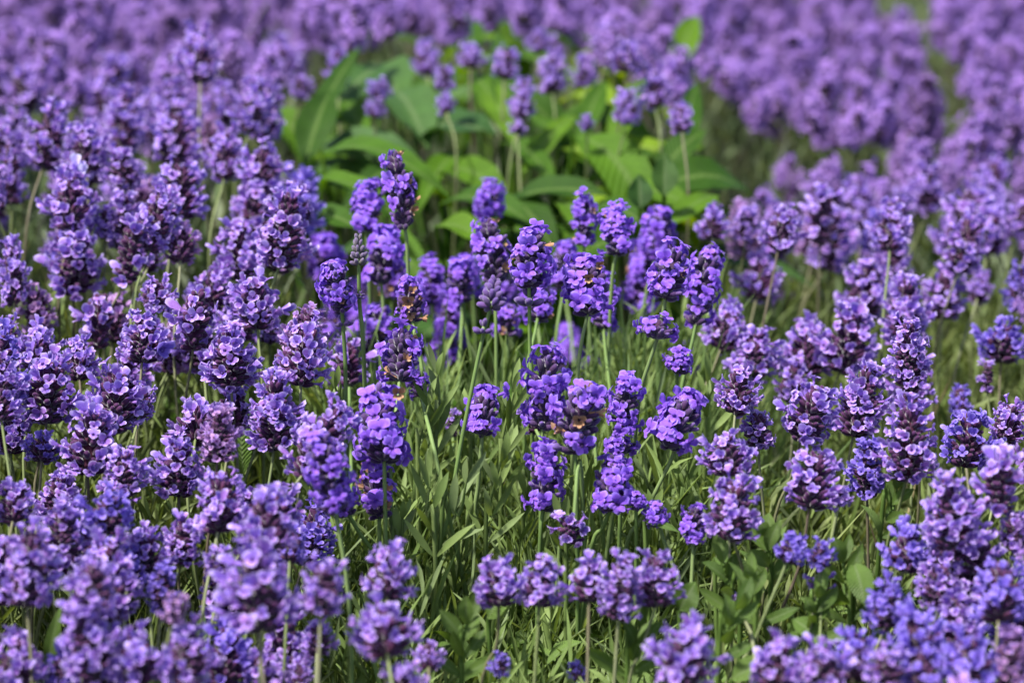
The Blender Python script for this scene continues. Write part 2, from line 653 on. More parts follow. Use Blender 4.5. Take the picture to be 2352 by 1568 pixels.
def tube_arrays(pts, radii, ns=5):
    V, P = [], []
    n = len(pts)
    for i, p in enumerate(pts):
        d = (pts[min(i + 1, n - 1)] - pts[max(i - 1, 0)]).normalized()
        x = d.cross(Vector((0.13, 1, 0))).normalized()
        y = d.cross(x)
        for k in range(ns):
            th = k * 2 * math.pi / ns
            q = p + (x * math.cos(th) + y * math.sin(th)) * radii[i]
            V.append(q)
            P.append((i / (n - 1), 0.5))
    return np.array([tuple(v) for v in V]), np.array(grid_faces(n, ns, wrap=True)), np.array(P)


def spline(P, n):
    """Catmull-Rom through the points"""
    Q = [P[0] * 2 - P[1]] + P + [P[-1] * 2 - P[-2]]
    out = []
    for s in range(len(P) - 1):
        a, b, c, d = Q[s:s + 4]
        for i in range(n):
            t = i / n
            out.append(0.5 * ((2 * b) + (c - a) * t + (2 * a - 5 * b + 4 * c - d) * t * t + (3 * b - a - 3 * c + d) * t ** 3))
    out.append(P[-1])
    return out


# ------------------------------------------------------------------ ground
gs = 150
GV, GF = [], []
n = 61
xs = [math.copysign(abs(u) ** 3 * gs, u) for u in np.linspace(-1, 1, n)]
for y in xs:
    for x in xs:
        GV.append((x, y + 2, 0.008 * math.sin(x * 5.1) * math.cos(y * 4.3) if abs(x) < 6 and abs(y) < 6 else 0))
o = obj('ground', mesh('ground', GV, np.array(grid_faces(n, n)), M['soil']))
tag(o, 'dark soil of the garden bed under the lavender', kind='structure')


# ------------------------------------------------------------------ flower stems
HEADS = []      # (x, y, z, r) for spacing


def head_at(parent, kind, base, tip, width, seed, name='flower_head', far=False):
    ax = tip - base
    Ln = ax.length
    asp_w = Ln / width
    cand = [1.0, 1.35, 1.8] if kind not in 'BG' else [.7, 1.0, 1.5]
    asp = min(cand, key=lambda c: abs(math.log(c / asp_w)))
    if Ln < width * .75 and kind not in 'BG':
        asp = .62
    me, kids, z0, z1, rad = make_head(kind, asp, seed % 5 + 1, False)
    q = ax.to_track_quat('Z', 'Y') @ Quaternion((0, 0, 1), rnd.uniform(0, 6.28))
    sx = width / (2 * rad)
    sz = Ln / (z1 - z0 + 1e-3)
    sz = min(max(sz, sx * .85), sx * 1.35)
    h = obj(name, me, parent)
    h.rotation_mode = 'QUATERNION'
    h.rotation_quaternion = q
    h.scale = (sx, sx, sz)
    h.location = base - (q @ Vector((0, 0, z0 * sz)))
    for nm, m_, mt in kids:
        c = obj(nm, m_, h)
        c.matrix_local = mt
    return h


FLOWERS = []


def flower(xt, yt, xb, yb, wpx, kind='C', d=None, label=None, nick=None, via=None, whorl=None, bed='centre', wk=None):
    """one lavender stem: head from (xb,yb) up to (xt,yt)"""
    ym = (yt + yb) / 2
    if d is None:
        d = depth(ym, (xt + xb) / 2) * rnd.uniform(.97, 1.03)
        if bed == 'left' and ym < 480:
            d *= .93
    d = max(d, 1.165)
    B = at(xb, yb, d)
    T = at(xt, yt, d + rnd.uniform(-.012, .02))
    W = wpx / K * d
    ax = (T - B).normalized()
    if via:
        pv = [at(vx, vy, d + .01 * (i + 1)) for i, (vx, vy) in enumerate(via)]
        last = pv[-1]
        dd = (last - (pv[-2] if len(pv) > 1 else B)).normalized()
        G = Vector((last.x + dd.x * .12, last.y + rnd.uniform(.02, .06), -.005))
        mid = last + (G - last) * .4
    else:
        lean = -ax.x * rnd.uniform(.25, .6) + rnd.uniform(-.16, .16)
        G = Vector((B.x + lean * .3, B.y + rnd.uniform(-.01, .08), -.005))
        m1 = B - ax * rnd.uniform(.06, .1) + Vector((rnd.uniform(-.008, .008), rnd.uniform(-.005, .01), 0))
        pv = [m1]
        mid = m1.lerp(G, .5) + Vector((rnd.uniform(-.012, .012), 0, 0))
    pts = spline([B + ax * .004] + pv + [mid, G], 5)
    top = Vector(G)
    cat = 'flower'
    e = bpy.data.objects.new('lavender_stem', None)
    e.empty_display_size = .02
    COL.objects.link(e)
    e.location = top
    pts = [p - top for p in pts]
    r0 = 1.15e-3 if bed == 'centre' else .85e-3
    rad = [r0 * (1 + .35 * i / len(pts)) for i in range(len(pts))]
    V, F, P = tube_arrays(pts, rad, 5)
    st = obj('stalk', mesh('stalk', V, F, M['stem'] if bed == 'centre' else M['stemL'], P), e)
    seed = rnd.randrange(1000)
    head_at(e, kind, B - top, T - top, W, seed)
    if whorl:
        wx, wy, ww, wh = whorl
        wb = at(wx, wy + wh / 2, d + .004)
        wt = at(wx + (xt - xb) * .1, wy - wh / 2, d + .004)
        head_at(e, wk or kind, wb - top, wt - top, ww / K * d, seed + 1, 'lower_whorl')
    tag(e, label, cat)
    FLOWERS.append(dict(o=e, x=(xt + xb) / 2, y=ym, w=wpx, h=yb - yt, k=kind, lean=(xt - xb) / max(20, yb - yt), label=label, nick=nick, bed=bed, whorl=bool(whorl), d=d))
    HEADS.append((xb, ym, wpx, d))
    return e


# centre clump ------------------------------------------------------------
Cn = [
    (905, 342, 930, 525, 84, 'W', 1.53, 'tallest violet spike of the centre clump, peach withered florets down its right side', 'the tallest centre spike', [(938, 640)]),
    (858, 400, 838, 530, 92, 'C', 1.64, 'soft-edged violet spike half hidden behind the left of the tallest centre spike', None, [(850, 700)]),
    (900, 505, 872, 650, 100, 'C', 1.62, None, None, [(885, 800)]),
    (821, 530, 824, 608, 46, 'G', 1.42, 'small green-purple bud spike standing alone above the left centre flowers', 'the small green bud spike', [(826, 700), (836, 840)]),
    (757, 590, 788, 716, 92, 'C', 1.42, 'violet spike open above and in bud below, on a straight stem left of centre', 'the half-budded spike', [(793, 840), (795, 1040)]),
    (938, 630, 946, 742, 84, 'W', 1.47, 'ragged spike with brown withered florets down its middle, right of the small bud spike', 'the brown-centred ragged spike', None),
    (925, 738, 918, 875, 108, 'C', 1.42, 'wide violet spike in sharp focus left of centre, directly below the ragged brown one', 'the wide sharp spike', None),
    (862, 868, 884, 1060, 145, 'C', 1.36, 'largest violet head left of centre, broad with one brown spot near its top', 'the largest left-centre head', [(885, 1220)]),
    (728, 980, 772, 1175, 108, 'C', 1.27, 'blurred violet spike at the lower left corner of the centre clump', 'the blurred lower-left spike', None),
    (862, 1065, 872, 1188, 108, 'W', 1.37, 'short spike with dusky unopened middle and bright florets low on both sides', 'the dusky short spike', [(872, 1300)]),
    (1130, 403, 1118, 500, 80, 'C', 1.74, 'out-of-focus violet spike standing before the dark green leaves at top centre', 'the lone blurred spike before the leaves', None),
    (1122, 498, 1138, 655, 96, 'W', 1.55, 'dusky violet spike touching the left side of the bright upper centre spike', None, [(1140, 860)]),
    (1230, 522, 1213, 660, 112, 'C', 1.44, 'bright violet spike with one floret sticking up from its tip, upper centre', 'the bright upper-centre spike', [(1217, 800), (1222, 960)]),
    (1138, 633, 1128, 706, 66, 'B', 1.36, 'purple bud spike with a small bud whorl below, on a long bare curving stem', 'the long-stemmed bud spike', [(1105, 790), (1062, 1000), (1030, 1180), (1000, 1320)]),
    (1342, 437, 1340, 562, 72, 'C', 1.63, 'narrow violet spike rising highest right of the dark green gap', 'the narrow high spike', None),
    (1415, 465, 1418, 585, 88, 'C', 1.56, 'violet spike on a pale stem with two raised tips, upper right of centre', 'the twin-tipped spike', [(1402, 700)]),
    (1522, 462, 1508, 592, 92, 'C', 1.72, 'large blurred violet spike behind and left above the rightmost sharp spike', None, None),
    (1345, 572, 1352, 722, 118, 'C', 1.46, 'plump violet spike right of centre with tan spots between its florets', 'the plump spotted spike', [(1323, 900)]),
    (1385, 620, 1385, 755, 80, 'C', 1.58, None, None, None),
    (1300, 540, 1298, 655, 80, 'C', 1.68, None, None, None),
    (1558, 545, 1528, 686, 104, 'C', 1.39, 'crisp violet spike with a gapped lower whorl on a long leaning stem, right of centre', 'the crisp gapped spike', [(1508, 780), (1470, 900), (1452, 1040), (1400, 1220)]),
    (1636, 550, 1598, 745, 98, 'C', 1.52, 'tall violet spike just right of and behind the crisp gapped spike', 'the tall right-centre spike', None),
    (1472, 560, 1482, 720, 92, 'C', 1.74, None, None, None),
    (1056, 578, 1060, 692, 78, 'C', 1.64, 'small blurred spike left of the long-stemmed bud spike', None, None),
    (985, 590, 990, 700, 72, 'C', 1.7, None, None, None),
    (1265, 778, 1245, 985, 112, 'C', 1.39, 'long violet spike with pink-lipped florets at the middle of the picture', 'the long middle spike', [(1242, 1150)]),
    (1115, 870, 1108, 1000, 88, 'C', 1.40, 'lone sharp violet spike with one floret jutting right, just below picture centre', 'the lone spike below centre', [(1098, 1110), (1088, 1230)]),
    (1345, 865, 1318, 1042, 130, 'W', 1.36, 'broad violet head with an orange-brown dead floret in its middle', 'the head with the orange floret', [(1325, 1200)]),
    (1352, 868, 1362, 960, 90, 'C', 1.45, None, None, None),
    (1440, 858, 1432, 992, 82, 'C', 1.40, 'slender spike stacked in four bright tiers, right of the orange-spotted head', 'the slender tiered spike', [(1424, 1180)]),
    (1600, 880, 1532, 1028, 112, 'C', 1.38, 'wide violet spike leaning right on a slanting stem, right of the tiered spike', 'the right-leaning spike', [(1552, 1030), (1475, 1190), (1430, 1290)]),
    (1258, 995, 1248, 1172, 92, 'C', 1.37, 'straight violet spike with three bright florets stacked down its front, low centre', 'the straight low spike', [(1238, 1290)]),
    (1412, 1030, 1408, 1172, 108, 'C', 1.36, 'oval violet spike with a dark open middle, lowest right of centre', 'the dark-middled oval spike', [(1385, 1210), (1350, 1300)]),
    (1300, 1183, 1318, 1246, 84, 'D', 1.35, 'tattered half-bare whorl hanging below the oval dark-middled spike', 'the tattered whorl', [(1335, 1080)]),
    (1458, 1120, 1462, 1172, 50, 'Q', 1.36, 'tiny pair of violet florets right of the dark-middled oval spike', None, None),
    (1498, 1143, 1512, 1206, 66, 'Q', 1.36, 'small violet whorl low on the slanting stem, above a single pale leaf', 'the small low whorl', None),
    (1600, 1148, 1592, 1248, 66, 'C', 1.33, 'small dark violet spike touching the left of the paler right bed', None, None),
    (1560, 803, 1562, 858, 70, 'Q', 1.47, 'short violet tuft alone above the right-leaning spike', 'the short tuft', [(1552, 900)]),
    (800, 780, 802, 885, 92, 'D', 1.53, 'dark faded spike behind the straight stem, left of the wide sharp spike', None, None),
    (872, 690, 862, 802, 92, 'C', 1.62, None, None, None),
    (1028, 722, 1038, 835, 92, 'C', 1.74, 'wide blurred violet head behind the long curving bare stem', None, None),
    (745, 530, 742, 642, 92, 'C', 1.76, 'blurred violet head at the left rim of the centre clump', None, None),
    (965, 985, 958, 1066, 62, 'C', 1.6, None, None, None),
    (1168, 690, 1165, 772, 74, 'C', 1.62, None, None, None),
    (1042, 940, 1040, 1004, 38, 'D', 1.55, None, None, None),
    (1187, 1115, 1184, 1205, 44, 'Q', 1.6, None, None, None),
    (1386, 780, 1392, 872, 62, 'C', 1.85, None, None, None),
    (955, 850, 965, 905, 60, 'C', 1.46, None, None, None),
    (1000, 650, 1005, 720, 70, 'C', 1.8, None, None, None),
    (1240, 655, 1236, 735, 80, 'C', 1.55, None, None, None),
    (1450, 640, 1452, 700, 60, 'C', 1.85, None, None, None),
    (905, 600, 900, 680, 70, 'C', 1.75, None, None, None),
    (1300, 720, 1305, 800, 60, 'C', 1.95, None, None, None),
    (1215, 930, 1230, 990, 60, 'D', 1.45, None, None, None),
    (770, 1120, 800, 1182, 90, 'C', 1.36, None, None, None),
]
WH = {'the half-budded spike': (790, 736, 50, 26, 'B'), 'the bright upper-centre spike': (1216, 682, 88, 42, 'B'),
      'the long-stemmed bud spike': (1110, 745, 52, 40, 'B'), 'the crisp gapped spike': (1510, 748, 100, 58, 'Q'),
      'the slender tiered spike': (1428, 1022, 84, 46, 'Q'), 'the small green bud spike': (829, 676, 22, 20, 'B')}
for xt, yt, xb, yb, wp, k, d, lab, nick, via in Cn:
    wh = WH.get(nick)
    flower(xt, yt, xb, yb, wp, k, d, lab, nick, via, wh[:4] if wh else None, 'centre', wh[4] if wh else None)

rc = random.Random(5)
for i in range(16):
    x_, y_ = rc.uniform(740, 1640), rc.uniform(540, 800)
    h_ = rc.uniform(90, 130)
    d_ = rc.uniform(1.66, 1.9)
    l_ = rc.uniform(-14, 14)
    flower(x_ + l_, y_, x_, y_ + h_, rc.uniform(66, 88), 'C', d_)

# left bed ----------------------------------------------------------------
Ln_ = [
    (62, 140, 55, 252, 90, 'L', None, 'pale-tipped spike high beside the left edge', 'the high left-edge spike'),
    (272, 118, 240, 285, 92, 'L', None, 'tall lumpy spike of the upper left leaning right, highest there in fair focus', 'the tall lumpy upper-left spike'),
    (288, 200, 282, 345, 88, 'L', None, None, None),
    (190, 288, 200, 392, 92, 'L', None, None, None),
    (24, 240, 28, 470, 62, 'L', None, 'long thin spike cut by the left edge of the photo, upper part', None),
    (408, 255, 400, 378, 106, 'L', None, 'pointed spike stacked directly above a rounder one, upper left', 'the pointed stacked spike'),
    (418, 368, 410, 500, 112, 'L', 1.66, 'round dark-based spike directly below the pointed one, upper left', 'the round dark-based spike'),
    (515, 175, 510, 288, 80, 'L', None, 'pale-tipped spike standing clear left of the broad green leaves, near the top', 'the pale-tipped high spike'),
    (525, 295, 516, 412, 80, 'L', None, None, None),
    (616, 318, 588, 450, 98, 'L', 1.72, 'wide spike leaning right at the edge of the broad green leaves', 'the spike against the broad leaves'),
    (642, 88, 640, 190, 70, 'L', None, None, None),
    (692, 168, 690, 230, 48, 'L', None, None, None),
    (168, 372, 160, 530, 108, 'L', 1.62, 'pale spike with a bright white tip, left side of the photo', 'the white-tipped spike'),
    (246, 468, 242, 550, 62, 'L', None, None, None),
    (316, 503, 284, 655, 100, 'D', None, 'deep purple spike leaning right, with dark base, mid left', 'the deep purple leaning spike'),
    (178, 528, 168, 675, 128, 'L', None, None, None),
    (416, 508, 415, 600, 82, 'P', None, 'faded pinkish spike under the round dark-based one', None),
    (552, 500, 545, 645, 112, 'L', 1.62, 'long pale spike in the upper part of a tall double column, left of centre', 'the double-column top spike'),
    (578, 620, 592, 755, 122, 'L', None, None, None),
    (668, 430, 642, 615, 112, 'L', 1.55, 'dark maroon-centred spike in sharp focus beside the dark green leaves', 'the maroon-centred spike'),
    (24, 520, 32, 700, 62, 'L', None, None, None),
    (362, 630, 356, 712, 82, 'L', None, None, None),
    (228, 678, 226, 800, 88, 'D', None, None, None),
    (332, 708, 326, 832, 96, 'L', 1.46, 'maroon-centred spike with one loose bluish floret low on its right', 'the loose-floret spike'),
    (456, 668, 444, 802, 98, 'D', 1.47, 'darkest spike of the left bed, almost black at its base on a dark stem', 'the darkest left spike'),
    (528, 750, 530, 892, 118, 'L', 1.44, 'pale wide spike with a small white petal at its lower right, left of centre', 'the white-petal spike'),
    (18, 720, 24, 862, 72, 'L', None, None, None),
    (92, 740, 82, 852, 90, 'L', None, None, None),
    (118, 800, 108, 972, 130, 'L', None, None, None),
    (182, 768, 182, 872, 72, 'L', None, None, None),
    (272, 818, 258, 1000, 126, 'L', 1.40, 'big pale spike with a dark maroon hollow in its middle, lower left', 'the hollow-middled big spike'),
    (18, 878, 26, 1042, 90, 'L', None, None, None),
    (218, 928, 200, 1090, 132, 'L', None, None, None),
    (632, 858, 630, 1035, 112, 'L', 1.38, 'tall pale spike right against the left of the centre clump, mid height', 'the tall pale spike by the centre'),
    (542, 890, 530, 992, 100, 'L', None, None, None),
    (452, 908, 450, 1012, 112, 'L', None, None, None),
    (508, 930, 500, 1060, 80, 'P', 1.33, 'faded pink spike on a straw-coloured stem among purple ones, left of centre', 'the faded pink spike'),
    (412, 985, 410, 1140, 110, 'L', None, None, None),
    (512, 1060, 502, 1222, 112, 'L', 1.28, None, None),
    (146, 1090, 130, 1200, 100, 'L', None, None, None),
    (42, 1090, 30, 1200, 92, 'L', None, None, None),
    (262, 1118, 240, 1222, 110, 'U', None, None, None),
    (196, 1190, 190, 1292, 100, 'U', None, None, None),
    (76, 1208, 60, 1392, 112, 'L', 1.2, 'bright pale spike near the left edge, near the bottom', 'the bright lower-left spike'),
    (618, 1100, 612, 1265, 122, 'L', 1.22, 'pale spike at the top of a big blurred foreground column, lower left', 'the foreground column top'),
    (592, 1230, 592, 1452, 165, 'L', 1.08, 'largest blurred pale spike in the near foreground, lower left', 'the largest foreground spike'),
    (748, 1268, 735, 1412, 100, 'L', 1.16, 'loose open spike of big pale florets right of the largest foreground one', 'the loose open spike'),
    (216, 1268, 210, 1422, 110, 'L', 1.12, 'blurred spike with pinkish right side, lower left foreground', 'the blurred pinkish-sided spike'),
    (296, 1250, 290, 1350, 80, 'U', None, None, None),
    (426, 1188, 415, 1292, 90, 'L', None, None, None),
    (376, 1290, 370, 1402, 62, 'U', None, None, None),
    (300, 1425, 318, 1575, 130, 'L', 1.05, 'blurred round head at the bottom edge, left of two side by side', 'the left blurred bottom head'),
    (428, 1425, 430, 1575, 118, 'L', 1.05, 'blurred round head at the bottom edge, right of two side by side', 'the right blurred bottom head'),
    (412, 1358, 395, 1432, 58, 'P', 1.12, 'pink faded bud-like head rising between the two blurred bottom heads', None),
    (418, 1528, 415, 1600, 90, 'N', 1.02, 'nearly white head cut by the bottom edge below the two blurred heads', None),
    (42, 1438, 36, 1580, 110, 'L', 1.2, 'purple head in the bottom left corner of the photo', 'the bottom-left corner head'),
    (148, 1488, 140, 1580, 80, 'U', 1.22, None, None),
    (600, 1498, 602, 1580, 72, 'D', 1.24, None, None),
    (692, 1508, 685, 1570, 50, 'L', 1.24, None, None),
    (732, 1418, 728, 1502, 72, 'L', 1.25, None, None),
    (505, 1250, 500, 1322, 62, 'L', 1.25, 'small pale cluster tucked left of the largest foreground spike', None),
    (700, 708, 690, 885, 116, 'L', 1.40, 'dense bluish-purple spike between the left bed and the centre clump', 'the dense bluish spike'),
    (345, 560, 340, 620, 60, 'L', None, None, None),
    (620, 700, 618, 790, 60, 'L', 1.6, None, None),
    (100, 1000, 95, 1060, 80, 'U', None, None, None),
    (330, 880, 320, 960, 60, 'L', None, None, None),
    (560, 1120, 555, 1190, 80, 'L', 1.33, None, None),
    (670, 1190, 665, 1290, 70, 'U', 1.27, None, None),
    (895, 1243, 888, 1372, 112, 'L', 1.22, 'pale spike with rusty middle directly above a wider one, bottom left of centre', 'the rusty-middled spike'),
    (880, 1380, 888, 1502, 142, 'L', 1.16, 'wide blurred pale head directly below the rusty-middled spike', 'the wide blurred head'),
    (985, 1468, 985, 1535, 62, 'L', 1.22, None, None),
    (935, 1520, 928, 1590, 82, 'L', 1.14, None, None),
]
for xt, yt, xb, yb, wp, k, d, lab, nick in Ln_:
    flower(xt, yt, xb, yb, wp, k, d, lab, nick, None, None, 'left')

Rn_ = [
    (1132, 1268, 1148, 1392, 116, 'L', 1.25, 'wide spike leaning left, first in the low front row of five', 'the first front-row spike', 'front'),
    (1248, 1268, 1238, 1392, 96, 'L', 1.25, 'upright spike second from left in the low front row', 'the second front-row spike', 'front'),
    (1358, 1268, 1352, 1380, 100, 'L', 1.25, 'rounded spike third from left in the low front row, joined to the fourth', None, 'front'),
    (1436, 1262, 1420, 1422, 84, 'L', 1.24, 'spike hanging lowest in the front row, fourth from left', None, 'front'),
    (1500, 1258, 1514, 1392, 100, 'L', 1.25, 'oval spike on a dark slanting stem, last on the right of the front row', 'the last front-row spike', 'front'),
    (1150, 1500, 1148, 1552, 46, 'U', 1.25, 'tiny bluish head among grass near the bottom centre', None, 'front'),
    (1318, 1520, 1330, 1556, 34, 'U', 1.27, 'smallest purple head among grass at the bottom, right of the tiny bluish one', None, 'front'),
    (1592, 1438, 1560, 1585, 132, 'L', 1.14, 'large soft purple head at the bottom edge with a brownish right side', 'the large bottom head', 'right'),
    (1800, 1448, 1778, 1585, 122, 'L', 1.16, 'pale head at the bottom edge, leftmost of the bottom right row', 'the bottom-right row head', 'right'),
    (1890, 1462, 1888, 1585, 118, 'L', 1.13, None, None, 'right'),
    (1968, 1438, 1960, 1562, 92, 'U', 1.18, 'dark bluish spike in the bottom right row, tallest there', None, 'right'),
    (2040, 1480, 2030, 1585, 110, 'L', 1.15, None, None, 'right'),
    (1830, 1218, 1808, 1292, 76, 'U', 1.27, 'small dark blue-purple tuft with a white fleck beneath, lower right greenery', 'the dark blue tuft', 'right'),
    (1888, 1234, 1885, 1302, 68, 'U', 1.27, 'small bluish tuft just right of the dark blue one, lower right greenery', None, 'right'),
    (1885, 1306, 1888, 1358, 60, 'D', 1.28, 'small maroon faded tuft under the two bluish tufts', None, 'right'),
    (1695, 1072, 1676, 1240, 122, 'L', 1.29, 'tall sharp pale spike standing over a curved stem, right of the centre clump', 'the tall curved-stem spike', 'right'),
    (1665, 982, 1672, 1092, 112, 'L', 1.33, 'pale plump spike directly above the tall curved-stem one', None, 'right'),
    (1742, 928, 1740, 1032, 76, 'L', None, None, None, 'right'),
    (1702, 840, 1688, 952, 92, 'L', 1.41, None, None, 'right'),
    (1745, 738, 1718, 880, 102, 'L', None, 'pale spike leaning right with bright rims, right of the tall right-centre spike', 'the bright-rimmed spike', 'right'),
    (1690, 680, 1655, 805, 92, 'L', None, None, None, 'right'),
    (1752, 575, 1738, 685, 92, 'L', None, 'blurred spike with raised pale tip right of the tall right-centre spike', None, 'right'),
    (1898, 865, 1836, 1012, 118, 'L', 1.38, 'maroon-speckled spike leaning strongly right, sharp, right bed', 'the strongly leaning spike', 'right'),
    (1878, 1028, 1858, 1165, 120, 'L', 1.31, 'wide spike with sparse lower florets on thin stalks, right bed', 'the sparse-based spike', 'right'),
    (1932, 1112, 1926, 1162, 50, 'L', 1.31, None, None, 'right'),
    (2002, 838, 1958, 1002, 108, 'L', None, 'long spike leaning right between two upright ones, right bed', 'the long leaning spike', 'right'),
    (2085, 722, 2090, 885, 88, 'L', 1.47, 'tall narrow spike rising clear of its neighbours, right bed', 'the tall narrow spike', 'right'),
    (1998, 1000, 1990, 1142, 82, 'U', None, None, None, 'right'),
    (2092, 918, 2084, 1104, 118, 'L', 1.35, 'large rounded spike with dark maroon hollows over forked stems, right bed', 'the fork-stemmed spike', 'right'),
    (2004, 598, 1982, 722, 110, 'L', 1.72, 'plum-coloured blurred spike with dark centre, upper right of the bed', 'the plum blurred spike', 'right'),
    (2058, 535, 2048, 652, 82, 'L', 1.8, None, None, 'right'),
    (1972, 700, 1930, 855, 128, 'L', 1.62, None, None, 'right'),
    (1862, 738, 1850, 862, 112, 'L', 1.64, None, None, 'right'),
    (1826, 820, 1820, 922, 80, 'L', 1.6, None, None, 'right'),
    (2178, 612, 2165, 732, 96, 'L', 1.75, 'soft pink-purple spike standing apart over green blur, upper right', 'the apart soft spike', 'right'),
    (2256, 618, 2245, 690, 52, 'L', 1.8, None, None, 'right'),
    (2284, 468, 2268, 582, 82, 'L', 1.85, None, None, 'right'),
    (2312, 728, 2298, 832, 104, 'U', 1.65, 'wide bluish blurred head near the right edge, above mid height', 'the wide bluish right-edge head', 'right'),
    (2342, 600, 2338, 715, 64, 'U', 1.75, None, None, 'right'),
    (2270, 828, 2266, 902, 46, 'D', 1.6, 'small dark maroon head on a thin stem near the right edge', None, 'right'),
    (2205, 880, 2205, 962, 46, 'U', 1.6, None, None, 'right'),
    (2240, 930, 2212, 1072, 108, 'U', 1.4, None, None, 'right'),
    (2328, 918, 2310, 1012, 82, 'L', None, None, None, 'right'),
    (2302, 1038, 2290, 1172, 108, 'D', 1.27, 'dark-based spike on black-looking stems near the right edge', 'the dark-based right-edge spike', 'right'),
    (2178, 1098, 2192, 1282, 120, 'L', 1.26, 'bright pale spike leaning left over thin dark stems, lower right', 'the bright lower-right spike', 'right'),
    (2088, 1188, 2078, 1312, 110, 'U', 1.27, 'round bluish spike left of the bright pale one, lower right', None, 'right'),
    (2335, 1158, 2330, 1262, 72, 'L', 1.27, None, None, 'right'),
    (2308, 1268, 2292, 1425, 122, 'U', 1.2, 'wide bluish spike at the right edge, near the bottom', None, 'right'),
    (2040, 1328, 2040, 1442, 92, 'U', 1.22, None, None, 'right'),
    (2095, 1400, 2112, 1525, 112, 'U', 1.18, 'blue-tinted spike crossed by slanting stems, bottom right', None, 'right'),
    (2230, 1430, 2228, 1585, 138, 'U', 1.15, None, None, 'right'),
    (2322, 1430, 2320, 1585, 84, 'P', 1.13, 'pale pinkish head in the bottom right corner of the photo', None, 'right'),
    (2162, 1290, 2150, 1395, 92, 'L', 1.25, None, None, 'right'),
    (2120, 1480, 2120, 1590, 100, 'U', 1.12, None, None, 'right'),
    (1690, 1365, 1694, 1390, 26, 'L', 1.3, 'single tiny purple tuft lying in dark gap of the lower right greenery', None, 'right'),
]
VIA = {(2302, 1038): [(2240, 1300), (2130, 1560)], (2178, 1098): [(2150, 1420), (2070, 1580)], (2088, 1188): [(2040, 1420), (1990, 1580)],
       (2335, 1158): [(2290, 1400), (2200, 1580)], (2162, 1290): [(2120, 1480), (2050, 1600)], (1878, 1028): [(1835, 1300), (1750, 1540)],
       (1695, 1072): [(1712, 1330), (1722, 1420)], (2092, 918): [(2060, 1180), (2030, 1300)], (1898, 865): [(1815, 1100), (1770, 1240)],
       (2002, 838): [(1940, 1100), (1900, 1300)], (1500, 1258): [(1470, 1500), (1440, 1600)], (1132, 1268): [(1140, 1480), (1100, 1600)]}
for xt, yt, xb, yb, wp, k, d, lab, nick, bed in Rn_:
    flower(xt, yt, xb, yb, wp, k, d, lab, nick, VIA.get((xt, yt)), None, bed)

Tn_ = [
    (776, 104, 774, 190, 46, 2.55, 'narrow blurred spike in front of the broad green leaves, left of them'),
    (876, 180, 872, 226, 46, 2.45, None), (868, 224, 862, 270, 40, 2.42, None),
    (1020, 148, 1022, 206, 44, 2.45, None), (1022, 215, 1024, 260, 34, 2.4, None),
    (972, 92, 982, 172, 50, 2.6, None), (1080, 95, 1080, 155, 56, 2.6, None),
    (1168, 98, 1156, 182, 56, 2.5, None), (1205, 172, 1195, 272, 50, 2.4, None), (1187, 274, 1188, 306, 34, 2.35, None),
    (1275, 108, 1268, 212, 56, 2.5, None), (1345, 120, 1342, 200, 52, 2.6, None), (1450, 82, 1440, 166, 72, 2.4, None),
    (1444, 204, 1438, 286, 60, 2.3, 'blurred oval head hanging lowest beside the bright green leaves, top centre'),
    (1505, 150, 1505, 246, 58, 2.4, None), (1565, 234, 1566, 302, 50, 2.25, None), (1348, 260, 1348, 300, 28, 2.3, None),
    (1390, 60, 1388, 130, 52, 2.8, None), (1240, 60, 1236, 120, 52, 2.8, None), (1640, 470, 1636, 550, 62, 2.05, None),
    (1715, 470, 1712, 550, 60, 2.1, None),
]
for xt, yt, xb, yb, wp, d, lab in Tn_:
    d = 1.73 + (d - 2.05) * .75
    nk = {776: 'the narrow spike before the broad leaves', 1444: 'the blurred oval head'}.get(xt)
    flower(xt, yt, xb, yb, wp * 1.05, 'L', d, lab, nk, None, None, 'back')


# single florets that mark out certain spikes: nick, px, py, distance in front of the axis, kind, size, facing
XT = [('the bright upper-centre spike', 1232, 520, .0, 'C', 1.05, (.1, -.6, 1)), ('the head with the orange floret', 1330, 965, .0165, 'd', 1.6, (0, -1, .1)),
      ('the brown-centred ragged spike', 938, 692, .011, 'd', 1.6, (0, -1, .1)), ('the brown-centred ragged spike', 942, 722, .011, 'd', 1.3, (.2, -1, -.1)),
      ('the largest left-centre head', 915, 905, .016, 'd', 1.5, (.1, -1, .3)), ('the plump spotted spike', 1352, 640, .014, 'd', 1.2, (0, -1, .2)),
      ('the plump spotted spike', 1375, 610, .012, 'd', 1.0, (.2, -1, .2)), ('the lone spike below centre', 1165, 900, .0, 'C', 1.0, (1, -.5, .5)),
      ('the white-tipped spike', 176, 376, .003, 'N', .9, (0, -.7, 1)), ('the white-tipped spike', 190, 392, .006, 'N', .8, (.3, -1, .5)),
      ('the white-petal spike', 574, 858, .006, 'N', .7, (1, -.8, .3)), ('the loose-floret spike', 372, 802, .004, 'U', 1.5, (.6, -1, .1)),
      ('the slender tiered spike', 1440, 868, .002, 'C', 1.05, (0, -.5, 1)), ('the twin-tipped spike', 1408, 470, .0, 'C', .8, (-.4, -.3, 1)),
      ('the twin-tipped spike', 1430, 468, .0, 'C', .8, (.5, -.3, 1)), ('the long middle spike', 1270, 945, .014, 'C', 1.1, (.1, -1, .1)),
      ('the long middle spike', 1292, 880, .011, 'C', 1.05, (.4, -1, .1)), ('the straight low spike', 1250, 1150, .013, 'C', 1.05, (0, -1, .1)),
      ('the straight low spike', 1252, 1095, .014, 'C', 1.1, (.05, -1, .1)), ('the straight low spike', 1256, 1040, .013, 'C', 1.05, (0, -1, .1)),
      ('the dusky short spike', 862, 1150, .014, 'C', 1.1, (0, -1, .1))]
